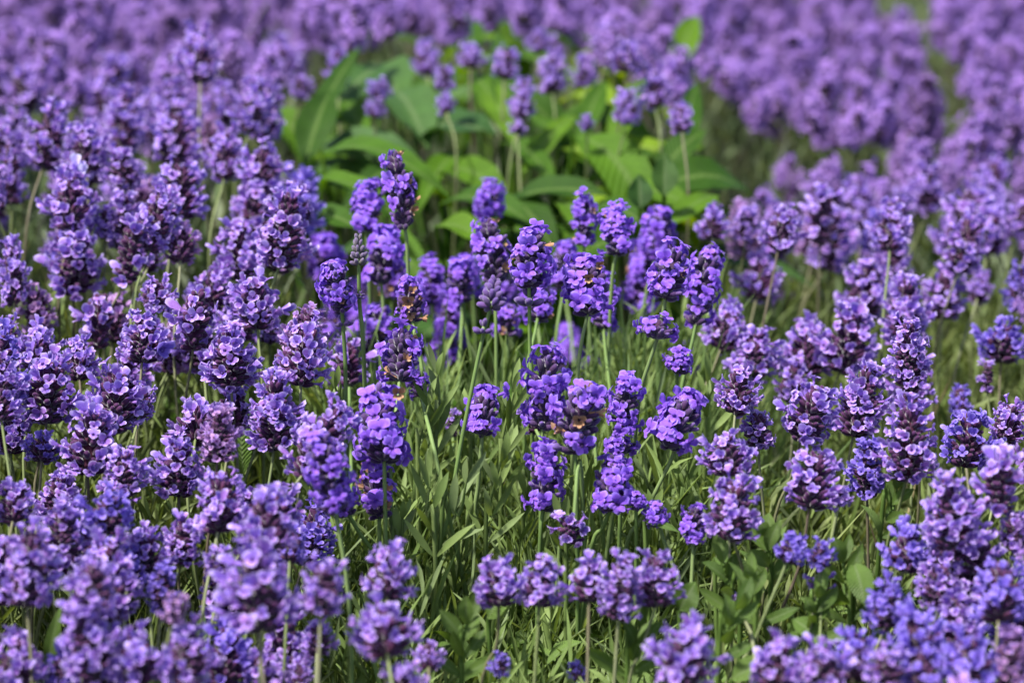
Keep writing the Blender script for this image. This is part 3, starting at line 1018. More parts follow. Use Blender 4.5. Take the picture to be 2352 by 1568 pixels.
for nk, px, py, fr, k, sz, fd in XT:
    f = next(q for q in FLOWERS if q['nick'] == nk)
    p = at(px, py, f['d'] - fr) - f['o'].location
    c = obj('withered_floret' if k == 'd' else 'floret', fmesh(k, 1), f['o'])
    c.matrix_local = frame_mat(p, Vector(fd), Vector((.05, -.2, 1)) if fd[2] < .9 else Vector((0, 1, .2))) @ Matrix.Scale(sz, 4)


# ------------------------------------------------------------------ beds of further spikes
def inpoly(x, y, poly):
    c = False
    j = len(poly) - 1
    for i in range(len(poly)):
        xi, yi = poly[i]
        xj, yj = poly[j]
        if (yi > y) != (yj > y) and x < (xj - xi) * (y - yi) / (yj - yi) + xi:
            c = not c
        j = i
    return c


BED_L = [(-500, -220), (760, -220), (800, 70), (690, 150), (640, 250), (560, 340), (500, 430), (-500, 560)]
BED_T = [(760, -220), (1640, -220), (1640, 110), (1560, 200), (1350, 90), (1100, 60), (800, 70)]
BED_A = [(1640, -220), (1930, -220), (1985, 0), (2070, 100), (2135, 200), (2150, 300), (2000, 320), (1700, 250), (1640, 110)]
BED_C = [(2140, -220), (2900, -220), (2900, 320), (2280, 300), (2225, 180), (2160, 60)]
BED_B = [(1700, 500), (1850, 415), (2130, 345), (2900, 370), (2900, 620), (2250, 560), (1900, 560), (1700, 550)]


cands = []
for _ in range(26000):
    Y = rnd.uniform(0.95, 4.2)
    X = rnd.uniform(-1, 1) * (.235 * Y + .22)
    z = canopy(X, Y) + rnd.gauss(0, .022)
    px, py, d = where((X, Y, z))
    b = None
    if inpoly(px, py, BED_L):
        b = 'left'
    elif inpoly(px, py, BED_T):
        b = 'back'
    elif inpoly(px, py, BED_A):
        b = 'mound'
    elif inpoly(px, py, BED_C):
        b = 'corner'
    elif inpoly(px, py, BED_B):
        b = 'rightback'
    elif (px < 700 and py > 430 and rnd.random() < (.52 if px > 0 else .6)) or px > 2380 and py > 600:
        b = 'leftfill' if px < 1200 else 'rightfill'
    elif px > 1660 and 560 < py < 1000 and rnd.random() < .02:
        b = 'rightfill'
    elif px > 2150 and py > 1150 and rnd.random() < .3:
        b = 'rightfill'
    elif 1600 < px < 2010 and 300 < py < 490 and rnd.random() < .38:
        b = 'mound'
        z -= rnd.uniform(.03, .12)
    if not b or (px < 1730 and 205 < py < 480 and px > 1250):
        continue
    cands.append((X, Y, z, px, py, d, b))
grid = {}
acc = []
for c in cands:
    X, Y = c[0], c[1]
    sp = {'left': .036, 'leftfill': .030, 'rightfill': .033, 'rightback': .040, 'mound': .034, 'corner': .034}.get(c[6], .040)
    gx, gy = int(X / .03 + 1000), int(Y / .03)
    ok = True
    for a in (-1, 0, 1):
        for b_ in (-1, 0, 1):
            for q in grid.get((gx + a, gy + b_), ()):
                if (q[0] - X) ** 2 + (q[1] - Y) ** 2 < sp * sp:
                    ok = False
    if ok:
        grid.setdefault((gx, gy), []).append((X, Y))
        acc.append(c)
# push fill heads back behind the hand placed ones
acc2 = []
for c in acc:
    X, Y, z, px, py, d, b = c
    hit = False
    if b in ('leftfill', 'rightfill', 'rightback'):
        for hx, hy, hw, hd in HEADS:
            if abs(hx - px) < hw * .55 and abs(hy - py) < hw * .8 and d < hd + .05:
                hit = True
                break
    elif b == 'left':
        for hx, hy, hw, hd in HEADS:
            if abs(hx - px) < hw * .62 and abs(hy - py) < hw * .9 and d < hd + .10:
                hit = True
                break
    if not hit:
        acc2.append(c)
acc = sorted(acc2, key=lambda c: c[5])
vis = [c for c in acc if -30 < c[3] < 2382 and -40 < c[4] < 1600]
NIND = max(0, 300 - len(FLOWERS))
indiv = vis[:NIND]
iset = set(id(c) for c in indiv)
BEDNAME = {'left': 'the dense left bed', 'leftfill': 'the left bed', 'rightfill': 'the right bed', 'rightback': 'the blurred right bed',
           'back': 'the back row', 'mound': 'the far mound', 'corner': 'the corner mound'}
for c in indiv:
    X, Y, z, px, py, d, b = c
    Wm = rnd.uniform(.023, .030)
    Lm = Wm * rnd.uniform(1.1, 1.9)
    wp, hp = Wm * K / d, Lm * K / d
    ln = rnd.gauss(.07, .2)
    flower(px + ln * hp, py - hp / 2, px, py + hp / 2, wp, rnd.choice('LLLLLLUDP' if b != 'left' else 'LLLLLLLDP'), d, None, None, None, None, b)

# the rest, too far or too hidden to pick apart: one mass per bed
fars = [make_head('L', a, s, True) for a in (1.0, 1.35, 1.8) for s in (1, 2)]
mass = {}
for c in acc:
    if id(c) not in iset:
        mass.setdefault({'leftfill': 'left', 'rightfill': 'rightback'}.get(c[6], c[6]), []).append(c)
MLAB = {'left': 'blurred mass of lavender spikes filling the upper left bed',
        'back': 'blurred lavender spikes along the top behind the broad green leaves',
        'corner': 'bluish blurred lavender beyond the dark gap in the top right corner',
        'mound': 'blurred lavender mound rising in the upper right',
        'rightback': 'blurred lavender spikes packed in the right bed behind the sharp ones'}
for b, L in mass.items():
    cb, fb, sb = MB(), MB(), MB()
    for X, Y, z, px, py, d, _ in L:
        me, (ca, fa), z0, z1, rad = fars[rnd.choice((0, 1, 2, 3, 2, 3, 4, 5, 4, 5))]
        s = rnd.uniform(.9, 1.25)
        tilt = Vector((rnd.gauss(.05, .2), rnd.gauss(-.03, .14), 1)).normalized()
        if b == 'mound':
            tilt = Vector((rnd.gauss(.0, .2), rnd.gauss(-.2, .15), 1)).normalized()
        base = Vector((X, Y, z - .02))
        m = Matrix.Translation(base) @ (tilt.to_track_quat('Z', 'Y') @ Quaternion((0, 0, 1), rnd.uniform(0, 6.28))).to_matrix().to_4x4() @ Matrix.Scale(s, 4)
        cb.add(xf(ca[0], m), ca[1], ca[2])
        age = max(0.0, rnd.gauss(.12, .3)) if rnd.random() < .6 else 0.0
        pk = rnd.uniform(0, .8)
        fb.add(xf(fa[0], m), fa[1], np.column_stack([fa[2][:, 0], np.minimum(1, fa[2][:, 1] * .4 + pk), np.full(len(fa[2]), min(.75, age))]))
        G = Vector((X + rnd.uniform(-.04, .04), Y + rnd.uniform(-.02, .06), -.004))
        pts = spline([base, base - tilt * .12, G], 3)
        V, F, P = tube_arrays(pts, [1.1e-3] * len(pts), 3)
        sb.add(V, F, P)
    o = obj('lavender_spikes', fb.mesh('lavender_spikes', M['petF']))
    tag(o, MLAB[b], 'flowers', kind='stuff')
    c1 = obj('calyxes', cb.mesh('calyxes', M['calL']), o)
    c1['kind'] = 'stuff'
    c2 = obj('stalks', sb.mesh('stalks', M['stemL']), o)
    c2['kind'] = 'stuff'


# ------------------------------------------------------------------ foliage
def norm(a):
    return a / np.maximum(np.linalg.norm(a, axis=-1, keepdims=True), 1e-9)


def strips(base, dirv, ln, wd, bend, nseg=3, fold=True, prof=None):
    """many narrow leaves at once; returns V, F, P"""
    n = len(base)
    s = np.linspace(0, 1, nseg + 1)
    side = norm(np.cross(dirv, np.array([0, 0, 1.0]) + nr.normal(0, .35, (n, 3))))
    nrm = np.cross(side, dirv)
    ctr = base[:, None, :] + dirv[:, None, :] * (ln[:, None] * s)[:, :, None] + bend[:, None, :] * (s ** 2)[None, :, None] * ln[:, None, None]
    pr = np.interp(s, *(prof or ([0, .15, .6, .9, 1], [.45, .8, 1, .7, .12])))
    h = (wd[:, None] * pr)[:, :, None] / 2
    if fold:
        a = ctr - side[:, None, :] * h + nrm[:, None, :] * h * .45
        b = ctr
        c = ctr + side[:, None, :] * h + nrm[:, None, :] * h * .45
        V = np.stack([a, b, c], axis=2)
        k = 3
        g = np.array([1, 0, 1])
    else:
        V = np.stack([ctr - side[:, None, :] * h, ctr + side[:, None, :] * h], axis=2)
        k = 2
        g = np.array([1, 1])
    m = (nseg + 1) * k
    f = np.array(grid_faces(nseg + 1, k))
    F = (f[None] + (np.arange(n) * m)[:, None, None]).reshape(-1, 4)
    P = np.zeros((n, nseg + 1, k, 2))
    P[..., 0] = s[None, :, None]
    P[..., 1] = g[None, None, :]
    return V.reshape(-1, 3), F, P.reshape(-1, 2)


def shoots(pos, top, mb, nleaf=14, lln=.036, lwd=.0036, fold=True, tiltx=0.0, stems=True):
    """leafy lavender shoots: pos (n,2) ground points, top (n,) heights of the tips"""
    n = len(pos)
    L = nr.uniform(.08, .14, n)
    ax = norm(np.stack([nr.normal(tiltx, .20, n), nr.normal(-.05, .18, n), np.ones(n)], 1))
    tip = np.stack([pos[:, 0], pos[:, 1], top], 1)
    bas = tip - ax * L[:, None]
    rx = norm(np.cross(ax, np.tile([0.0, 1.0, 0.1], (n, 1))))
    ry = np.cross(ax, rx)
    B, D, LL, WW, BB = [], [], [], [], []
    az0 = nr.uniform(0, 6.28, n)
    for k in range(nleaf):
        t = (k // 2) / (nleaf / 2 - 1 + 1e-9)
        t = .12 + .84 * t
        az = az0 + (k // 2) * math.pi / 2 + (k % 2) * math.pi + nr.normal(0, .25, n)
        th = np.radians(nr.uniform(28, 58, n) * (1.1 - .6 * t))
        rad = rx * np.cos(az)[:, None] + ry * np.sin(az)[:, None]
        D.append(norm(ax * np.cos(th)[:, None] + rad * np.sin(th)[:, None]))
        B.append(bas + ax * (L * t)[:, None])
        ll = lln * nr.uniform(.7, 1.25, n) * (1.05 - .5 * max(0, t - .55) / .45)
        LL.append(ll)
        WW.append(lwd * nr.uniform(.75, 1.25, n))
        BB.append(rad * nr.uniform(-.15, .35, n)[:, None] + np.array([0, 0, -1.0]) * nr.uniform(-.2, .25, n)[:, None])
    V, F, P = strips(np.concatenate(B), np.concatenate(D), np.concatenate(LL), np.concatenate(WW), np.concatenate(BB), 3, fold)
    mb.add(V, F, P)
    if stems:
        gp = np.stack([pos[:, 0] + nr.normal(0, .02, n), pos[:, 1] + nr.normal(.01, .02, n), np.full(n, -.005)], 1)
        nodes = np.stack([gp, bas * .5 + gp * .5 + nr.normal(0, .006, (n, 3)), bas, tip], 1)
        rr = np.array([1.8e-3, 1.5e-3, 1.1e-3, .5e-3])
        ang = np.arange(3) * 2 * math.pi / 3
        ring = np.stack([np.cos(ang), np.sin(ang), np.zeros(3)], 1)
        V = nodes[:, :, None, :] + ring[None, None] * rr[None, :, None, None]
        f = np.array(grid_faces(4, 3, wrap=True))
        F = (f[None] + (np.arange(n) * 12)[:, None, None]).reshape(-1, 4)
        mb.add(V.reshape(-1, 3), F, np.full((n * 12, 2), .6))


def scatter(n, y0, y1, test, xlim=None):
    out = []
    tries = 0
    while len(out) < n and tries < n * 40:
        tries += 1
        Y = rnd.uniform(y0, y1)
        X = rnd.uniform(-1, 1) * (.225 * Y + .20)
        z = canopy(X, Y)
        px, py, d = where((X, Y, z))
        if test(px, py):
            out.append((X, Y, z, px, py))
    return out


def centre_zone(px, py):
    return 690 < px < 1660 and py > 480


def leaf_zone(px, py):
    return 640 < px < 1650 and 120 < py < 640


def fol(name, label, pts, off, jit, m, **kw):
    mb = MB()
    a = np.array([(p[0], p[1]) for p in pts])
    z = np.array([p[2] for p in pts])
    o_ = off(pts) if callable(off) else off
    top = z - o_ + nr.normal(0, jit, len(pts))
    shoots(a, top, mb, **kw)
    o = obj(name, mb.mesh(name, m))
    return tag(o, label, 'foliage', kind='stuff')


pc = scatter(1100, 1.0, 1.95, lambda x, y: centre_zone(x, y) and not (x < 1380 and y < 590))
fol('lavender_foliage', 'fresh green narrow lavender leaves at the foot of the centre clump', pc, lambda P: np.array([.115 if p[4] > 1000 else .10 for p in P]), .018, M['leafC'], lln=.046, lwd=.0030, nleaf=12)
pl = scatter(1250, .95, 2.0, lambda x, y: x < 720 and y > 420)
fol('lavender_foliage', 'olive green narrow leaves between the stems of the left bed', pl, .105, .022, M['leafL'], lwd=.003)
pr_ = scatter(1250, .95, 2.1, lambda x, y: x > 1620 and y > 420)
fol('lavender_foliage', 'grey-green narrow leaves under the spikes of the right bed', pr_, .10, .02, M['leafL'], lwd=.0034)
pf = scatter(2000, 1.8, 4.2, lambda x, y: y < 480 and not (660 < x < 1640 and 130 < y))
fol('lavender_foliage', 'blurred grey-green foliage beneath the far lavender', pf, .075, .02, M['leafG'], nleaf=8, lwd=.005, lln=.045, fold=False)

# grass blades and long thin leaves between stems
mb = MB()
g = scatter(2600, .98, 1.9, lambda x, y: y > 520 and not centre_zone(x, y))
base = np.array([(p[0], p[1], p[2] - rnd.uniform(.20, .26)) for p in g])
n = len(base)
D = norm(np.stack([nr.normal(.06, .16, n), nr.normal(-.02, .12, n), np.ones(n)], 1))
bend = np.stack([nr.normal(.05, .22, n), nr.normal(-.05, .15, n), nr.uniform(-.25, 0, n)], 1)
V, F, P = strips(base, D, nr.uniform(.09, .19, n), nr.uniform(.0016, .0036, n), bend, 5, True)
mb.add(V, F, P)
tag(obj('grass_blades', mb.mesh('grass_blades', M['leafL'])), 'thin upright grassy blades and bare stems between the flower stems', 'grass', kind='stuff')

# bright grass behind centre stems
mb = MB()
g = scatter(1500, 1.5, 2.0, lambda x, y: 720 < x < 1760 and 600 < y < 800 or 1380 < x < 1760 and 490 < y < 800)
base = np.array([(p[0], p[1], p[2] - rnd.uniform(.16, .22)) for p in g])
n = len(base)
D = norm(np.stack([nr.normal(.04, .10, n), nr.normal(-.02, .1, n), np.ones(n)], 1))
bend = np.stack([nr.normal(.05, .2, n), nr.normal(-.05, .15, n), nr.uniform(-.25, 0, n)], 1)
V, F, P = strips(base, D, nr.uniform(.09, .15, n), nr.uniform(.0018, .0036, n), bend * .6, 4, True)
mb.add(V, F, P)
tag(obj('tall_grass', mb.mesh('tall_grass', M['grass'])), 'blurred bright green grass behind the centre flower stems', 'grass', kind='stuff')

mb = MB()
g = scatter(150, 1.05, 1.8, lambda x, y: y > 650)
base = np.array([(p[0], p[1], p[2] - rnd.uniform(.14, .22)) for p in g])
n = len(base)
D = norm(np.stack([nr.normal(.1, .35, n), nr.normal(-.02, .2, n), np.ones(n)], 1))
V, F, P = strips(base, D, nr.uniform(.06, .13, n), nr.uniform(.0012, .0026, n), np.stack([nr.normal(0, .2, n), nr.normal(0, .1, n), np.zeros(n)], 1), 4, True)
mb.add(V, F, P)
tag(obj('dry_stems', mb.mesh('dry_stems', M['straw'])), 'scattered dry straw-coloured stems among the green foliage', 'dry stems', kind='stuff')

# low weeds filling the lower greenery
mb = MB()
g = scatter(1500, 1.12, 1.6, lambda x, y: x > 780 and y > 950)
g = [p for p in g]
n = len(g)
base = np.array([(p[0], p[1], p[2] - rnd.uniform(.10, .17)) for p in g])
az = nr.uniform(0, 6.28, n)
el = nr.uniform(.2, 1.2, n)
D = np.stack([np.cos(el) * np.cos(az), np.cos(el) * np.sin(az), np.sin(el)], 1)
V, F, P = strips(base, D, nr.uniform(.014, .034, n), nr.uniform(.006, .013, n), np.stack([np.zeros(n), np.zeros(n), nr.uniform(-.7, -.1, n)], 1), 5, True, ([0, .1, .4, .75, 1], [.12, .5, 1, .7, .03]))
mb.add(V, F, P)
tag(obj('weed_leaves', mb.mesh('weed_leaves', M['weed'])), 'small oval weed leaves in the lower greenery', 'weeds', kind='stuff')


# ------------------------------------------------------------------ single leaves and plants
def leaf_mesh(name, base, tip, width, m, arch=.15, fold=.3, nu=11, nv=5, twist=0.0, wave=0.0, pk=.42, face=None):
    ax = tip - base
    L = ax.length
    d = ax.normalized()
    upv = face or Vector((0, -.35, 1))
    side = d.cross(upv).normalized()
    nn = side.cross(d).normalized()
    V, P = [], []
    for i in range(nu):
        u = i / (nu - 1)
        c = base + ax * u + nn * (arch * L * 4 * u * (1 - u)) - Vector((0, 0, 1)) * (arch * L * .6 * u * u)
        if u < pk:
            wv = math.sin(u / pk * math.pi / 2) ** .8
        else:
            wv = math.cos((u - pk) / (1 - pk) * math.pi / 2) ** .85
        hw = width / 2 * max(wv, .03)
        rot = twist * u
        sd = side * math.cos(rot) + nn * math.sin(rot)
        nd = nn * math.cos(rot) - side * math.sin(rot)
        for j in range(nv):
            v = -1 + 2 * j / (nv - 1)
            p = c + sd * (hw * v) + nd * (hw * fold * (abs(v) ** 1.3) + wave * width * math.sin(u * 13 + v * 2) * abs(v))
            V.append(tuple(p))
            P.append((u, abs(v)))
    return mesh(name, V, np.array(grid_faces(nu, nv)), m, P)


def plant(name, origin, label, cat, group=None):
    e = bpy.data.objects.new(name, None)
    e.empty_display_size = .03
    COL.objects.link(e)
    e.location = origin
    return tag(e, label, cat, group)


# broad-leaved plants: (base px,py,d) -> (tip px,py,d), width px
BL = {
    'A': dict(org=(860, 720, 2.35), label='broad-leaved green plant left of the dark hollow, with large arching leaves', lv=[
        (720, 365, 2.25, 1040, 425, 2.15, 62, .16, 'broad'), (735, 340, 2.4, 960, 345, 2.35, 60, .10, 'broadB'),
        (960, 310, 2.45, 1145, 300, 2.4, 105, .12, 'broadB'), (905, 210, 2.55, 980, 330, 2.4, 90, .08, 'broadB'),
        (770, 250, 2.5, 880, 140, 2.6, 75, .05, 'broadB'), (700, 330, 2.35, 830, 95, 2.5, 40, .03, 'broad'),
        (700, 380, 2.3, 760, 200, 2.4, 60, .05, 'broad'), (860, 150, 2.7, 930, 260, 2.5, 85, .06, 'broadB'),
        (690, 440, 2.2, 900, 455, 2.1, 55, .12, 'broad'), (850, 300, 2.5, 720, 290, 2.4, 50, .1, 'broad'),
        (790, 230, 2.5, 845, 330, 2.4, 42, .05, 'broad'), (700, 500, 2.1, 830, 520, 2.05, 50, .1, 'broad')]),
    'B': dict(org=(1150, 720, 2.4), label='broad-leaved green plant at the middle of the leafy gap, leaves crossing upward', lv=[
        (1080, 165, 2.6, 1180, 320, 2.4, 50, .05, 'broad'), (1180, 330, 2.4, 1110, 180, 2.55, 44, .04, 'broad'),
        (1180, 350, 2.4, 1140, 60, 2.7, 44, .04, 'broad'), (1200, 400, 2.35, 1330, 250, 2.45, 44, .06, 'broad'),
        (1000, 400, 2.4, 1170, 440, 2.3, 70, .12, 'broad'), (1010, 470, 2.25, 1230, 500, 2.15, 66, .12, 'broad'),
        (1060, 350, 2.45, 960, 470, 2.3, 46, .08, 'broad'), (1150, 330, 2.45, 1280, 420, 2.3, 52, .1, 'broad'),
        (1090, 130, 2.75, 1060, 30, 2.9, 44, .04, 'broad'), (1170, 460, 2.25, 1400, 440, 2.2, 56, .08, 'broad'),
        (1000, 520, 2.15, 1130, 560, 2.1, 54, .12, 'broad'), (1300, 330, 2.4, 1210, 260, 2.45, 36, .05, 'broad')]),
    'C': dict(org=(1450, 760, 2.3), label='broad-leaved green plant at the right of the leafy gap, yellow-green upright leaves', lv=[
        (1330, 330, 2.4, 1390, 180, 2.5, 40, .04, 'broad'), (1400, 350, 2.4, 1480, 170, 2.5, 42, .05, 'broad'),
        (1300, 360, 2.4, 1420, 400, 2.3, 50, .1, 'broad'), (1420, 440, 2.25, 1600, 470, 2.2, 52, .1, 'broad'),
        (1500, 420, 2.3, 1620, 290, 2.35, 50, .06, 'broad'), (1525, 450, 2.1, 1528, 350, 2.1, 42, .02, 'broadB'),
        (1470, 480, 2.1, 1468, 400, 2.1, 40, .02, 'broadB'), (1380, 400, 2.3, 1520, 350, 2.3, 46, .08, 'broad'),
        (1560, 400, 2.35, 1600, 180, 2.5, 40, .04, 'broad'), (1350, 480, 2.2, 1500, 520, 2.1, 52, .1, 'broad'),
        (1540, 520, 2.1, 1650, 440, 2.2, 44, .06, 'broad'), (1280, 470, 2.25, 1360, 560, 2.1, 50, .1, 'broad'),
        (1550, 170, 2.8, 1600, 30, 2.9, 44, .04, 'broad')]),
}
for k, v in BL.items():
    og = at(v['org'][0], v['org'][1], 1.77 + (v['org'][2] - 2.05) * .75)
    org = Vector((og.x, og.y, 0))
    e = plant('broad_leaf_plant', org, v['label'], 'plant', 'broad-leaved plants in the gap between lavender beds')
    for bx, by, bd, tx, ty, td, wpx, ar, mm in v['lv']:
        bd, td = 1.77 + (bd - 2.05) * .75, 1.77 + (td - 2.05) * .75
        wpx *= 1.3
        b = at(bx, by, bd)
        t_ = at(tx, ty, td)
        wd = wpx / K * (bd + td) / 2
        obj('leaf', leaf_mesh('leaf', b - org, t_ - org, wd * 1.15, M[mm], ar, rnd.uniform(.15, .4), wave=.05, twist=rnd.uniform(-.3, .3)), e)
        root = Vector((org.x + rnd.uniform(-.04, .04), org.y + rnd.uniform(-.03, .03), -.004))
        mid = b.lerp(root, .5) + Vector((0, 0, .05))
        pts = [p - org for p in spline([b, mid, root], 4)]
        V, F, P = tube_arrays(pts, [.0018] * len(pts), 5)
        obj('leaf_stalk', mesh('leaf_stalk', V, F, M['broad'], P), e)
    # undergrowth leaves of the same plant
    for q in range(12):
        a = rnd.uniform(0, 6.28)
        r0 = rnd.uniform(.0, .13)
        zz = rnd.uniform(.22, .44) - r0 * .5
        b = Vector((math.cos(a) * r0, math.sin(a) * r0 * 1.4, zz))
        ln = rnd.uniform(.09, .16)
        qx, qy, qd = where(org + b)
        if any(abs(qx - hx) < hw_ and abs(qy - hy) < hh_ for hx, hy, hw_, hh_ in ((800, 300, 120, 34), (1040, 540, 130, 50), (1190, 400, 70, 34), (1060, 390, 60, 40), (880, 260, 40, 40), (1240, 560, 80, 50))):
            continue
        t_ = b + Vector((math.cos(a) * ln, math.sin(a) * ln, rnd.uniform(-.02, .05)))
        obj('leaf', leaf_mesh('leaf', b, t_, rnd.uniform(.032, .06), M['broad' if rnd.random() < .7 else 'broadB'], rnd.uniform(.1, .3), .25, nu=8, nv=5, wave=.04), e)
        pts = spline([b, b * .5 + Vector((0, 0, .02)), Vector((math.cos(a) * .015, math.sin(a) * .015, -.004))], 3)
        V, F, P = tube_arrays(pts, [.0018] * len(pts), 4)
        obj('leaf_stalk', mesh('leaf_stalk', V, F, M['broad'], P), e)


# overlapping foliage of the three plants
LP = [(690, 300), (760, 170), (900, 130), (1100, 110), (1330, 110), (1600, 150), (1650, 330), (1640, 520), (1350, 610), (900, 620), (720, 520)]
plants = [o for o in bpy.data.objects if o.name.startswith('broad_leaf_plant')]
rl = random.Random(21)
cnt = 0
while cnt < 58:
    px, py = rl.uniform(680, 1660), rl.uniform(110, 620)
    if not inpoly(px, py, LP):
        continue
    if any(abs(px - hx) < hw_ and abs(py - hy) < hh_ for hx, hy, hw_, hh_ in ((800, 295, 130, 45), (1050, 540, 150, 60), (1200, 400, 90, 45), (1000, 400, 70, 40), (1290, 520, 70, 40))):
        continue
    cnt += 1
    d0 = np.interp(py, [110, 300, 450, 620], [2.45, 2.12, 1.93, 1.84]) + rl.uniform(-.03, .12)
    ln = rl.uniform(170, 340) if py > 250 else rl.uniform(130, 240)
    if py < 300:
        an = R(rl.choice((rl.uniform(40, 80), rl.uniform(100, 140), rl.uniform(-20, 20))))
    else:
        an = R(rl.choice((rl.uniform(-35, 25), rl.uniform(150, 210), rl.uniform(-60, -20))))
    b = at(px - math.cos(an) * ln / 2, py + math.sin(an) * ln / 2, d0 + .03)
    t_ = at(px + math.cos(an) * ln / 2, py - math.sin(an) * ln / 2, d0 - rl.uniform(.0, .06))
    e = min(plants, key=lambda o: (o.location.xy - b.xy).length)
    org = e.location
    mm = 'broadY' if px > 1330 and rl.random() < .6 else ('broadB' if px < 1100 and rl.random() < .35 else 'broad')
    obj('leaf', leaf_mesh('leaf', b - org, t_ - org, rl.uniform(.24, .36) * (b - t_).length, M[mm], rl.uniform(.08, .22), rl.uniform(.15, .4), nu=9, wave=.05, twist=rl.uniform(-.5, .5)), e)
    pts = spline([b - org, (b - org) * .5 + Vector((0, 0, .02)), Vector((rl.uniform(-.03, .03), rl.uniform(-.03, .03), -.004))], 3)
    V, F, P = tube_arrays(pts, [.0016] * len(pts), 4)
    obj('leaf_stalk', mesh('leaf_stalk', V, F, M['broad'], P), e)


# sharp leafy lavender shoots in the centre
def shoot_thing(x0, y0, x1, y1, d, nl, lpx, label, m='leafC', spread=38, sz=1.0):
    """stem from (x0,y0) up to tip (x1,y1)"""
    b, t_ = at(x0, y0, d + .01), at(x1, y1, d)
    G = Vector((b.x + (b.x - t_.x) * .3, b.y + .03, 0))
    e = plant('leafy_shoot', G, label, 'shoot', 'leafy lavender shoots among the centre stems')
    pts = [p - G for p in spline([t_, t_.lerp(b, .5) + Vector((rnd.uniform(-.004, .004), 0, 0)), b, G - Vector((0, 0, .004))], 5)]
    V, F, P = tube_arrays(pts, [.0007 + .0012 * i / len(pts) for i in range(len(pts))], 5)
    obj('stem', mesh('stem', V, F, M[m], P), e)
    ax = (t_ - b).normalized()
    rx = ax.cross(Vector((0, 1, 0))).normalized()
    ry = ax.cross(rx)
    for k in range(nl):
        tt = (k // 2) / max(1, nl // 2 - 1)
        az = rnd.uniform(-.5, .5) + (k // 2 % 2) * math.pi / 2 * rnd.uniform(.5, 1) + (k % 2) * math.pi
        th = R(rnd.uniform(.6, 1.2) * spread * (1.15 - .75 * tt))
        dr = ax * math.cos(th) + (rx * math.cos(az) + ry * math.sin(az)) * math.sin(th)
        ln = lpx / K * d * rnd.uniform(.75, 1.2) * (1 - .35 * tt)
        pb = b.lerp(t_, .05 + .93 * tt) - G
        obj('leaf', leaf_mesh('leaf', pb, pb + dr * ln, .0042 * sz * rnd.uniform(.8, 1.25), M[m], rnd.uniform(-.06, .14), .35, nu=7, nv=3, twist=rnd.uniform(-.8, .8), pk=.6, face=Vector((rnd.uniform(-.6, .6), -1, .5))), e)


for a in [
    (1000, 1290, 985, 1120, 1.37, 8, 150, 'tall leafy shoot with looping leaves at the foot of the long curving stem'),
    (1010, 1260, 1070, 1110, 1.37, 6, 130, 'leafy shoot slanting right beside the foot of the long curving stem'),
    (1000, 1060, 1005, 860, 1.44, 10, 110, 'bright green shoot of blunt upright leaves left of the long curving stem'),
    (960, 1120, 985, 930, 1.43, 8, 110, 'leafy shoot just left below the bright blunt-leaved one'),
    (1150, 1150, 1180, 900, 1.44, 12, 130, 'tall pale green shoot right of the lone spike below centre'),
    (1115, 1260, 1150, 1060, 1.40, 8, 140, 'leafy shoot spreading wide below the lone spike'),
    (1200, 1250, 1215, 1080, 1.44, 8, 120, 'leafy shoot behind the straight low spike'),
    (1560, 1240, 1580, 1060, 1.46, 8, 120, 'leafy shoot right of the slanting stem'),
    (1080, 1100, 1070, 960, 1.47, 8, 100, 'short leafy shoot behind the curving bare stem'),
    (900, 1320, 925, 1190, 1.38, 8, 110, 'leafy shoot beneath the dusky short spike'),
    (1480, 1330, 1495, 1190, 1.38, 6, 110, 'leafy shoot under the small low whorl'),
    (780, 1010, 770, 890, 1.44, 6, 90, 'dark leafy sprig beside the straight stem of the half-budded spike'),
    (1620, 1010, 1625, 880, 1.5, 8, 110, 'broad pale shoot between the centre clump and right bed'),
    (1300, 1330, 1290, 1200, 1.36, 6, 100, 'leafy shoot beneath the tattered whorl'),
]:
    shoot_thing(*a)

# lower-right weeds with long leaves, forked stems
WL = [
    (1700, 1420, 1660, 1290, 1.3, 8, 100, 'weed with narrow whorled leaves left in the lower right greenery'),
    (1735, 1440, 1725, 1330, 1.28, 8, 110, 'weed with forking stems above the dark gap, lower right greenery'),
    (1860, 1480, 1880, 1370, 1.27, 8, 90, 'small forked weed under the maroon faded tuft'),
    (1950, 1440, 1935, 1290, 1.3, 8, 120, 'weed with long curved leaves right of the bluish tufts'),
    (2020, 1240, 2060, 1120, 1.36, 8, 100, 'pale weed beneath the fork-stemmed spike'),
    (1650, 1520, 1690, 1400, 1.24, 8, 120, 'leafy weed beside the large bottom head'),
    (1440, 1560, 1470, 1440, 1.26, 8, 120, 'grassy weed below the last front-row spike'),
    (1060, 1560, 1070, 1430, 1.26, 8, 120, 'leafy weed below the first front-row spike'),
    (1770, 1340, 1760, 1230, 1.33, 8, 110, 'weed between the curved-stem spike and the dark blue tuft'),
]
for a in WL:
    shoot_thing(*a[:7], a[7], 'weed', 50, 1.7)

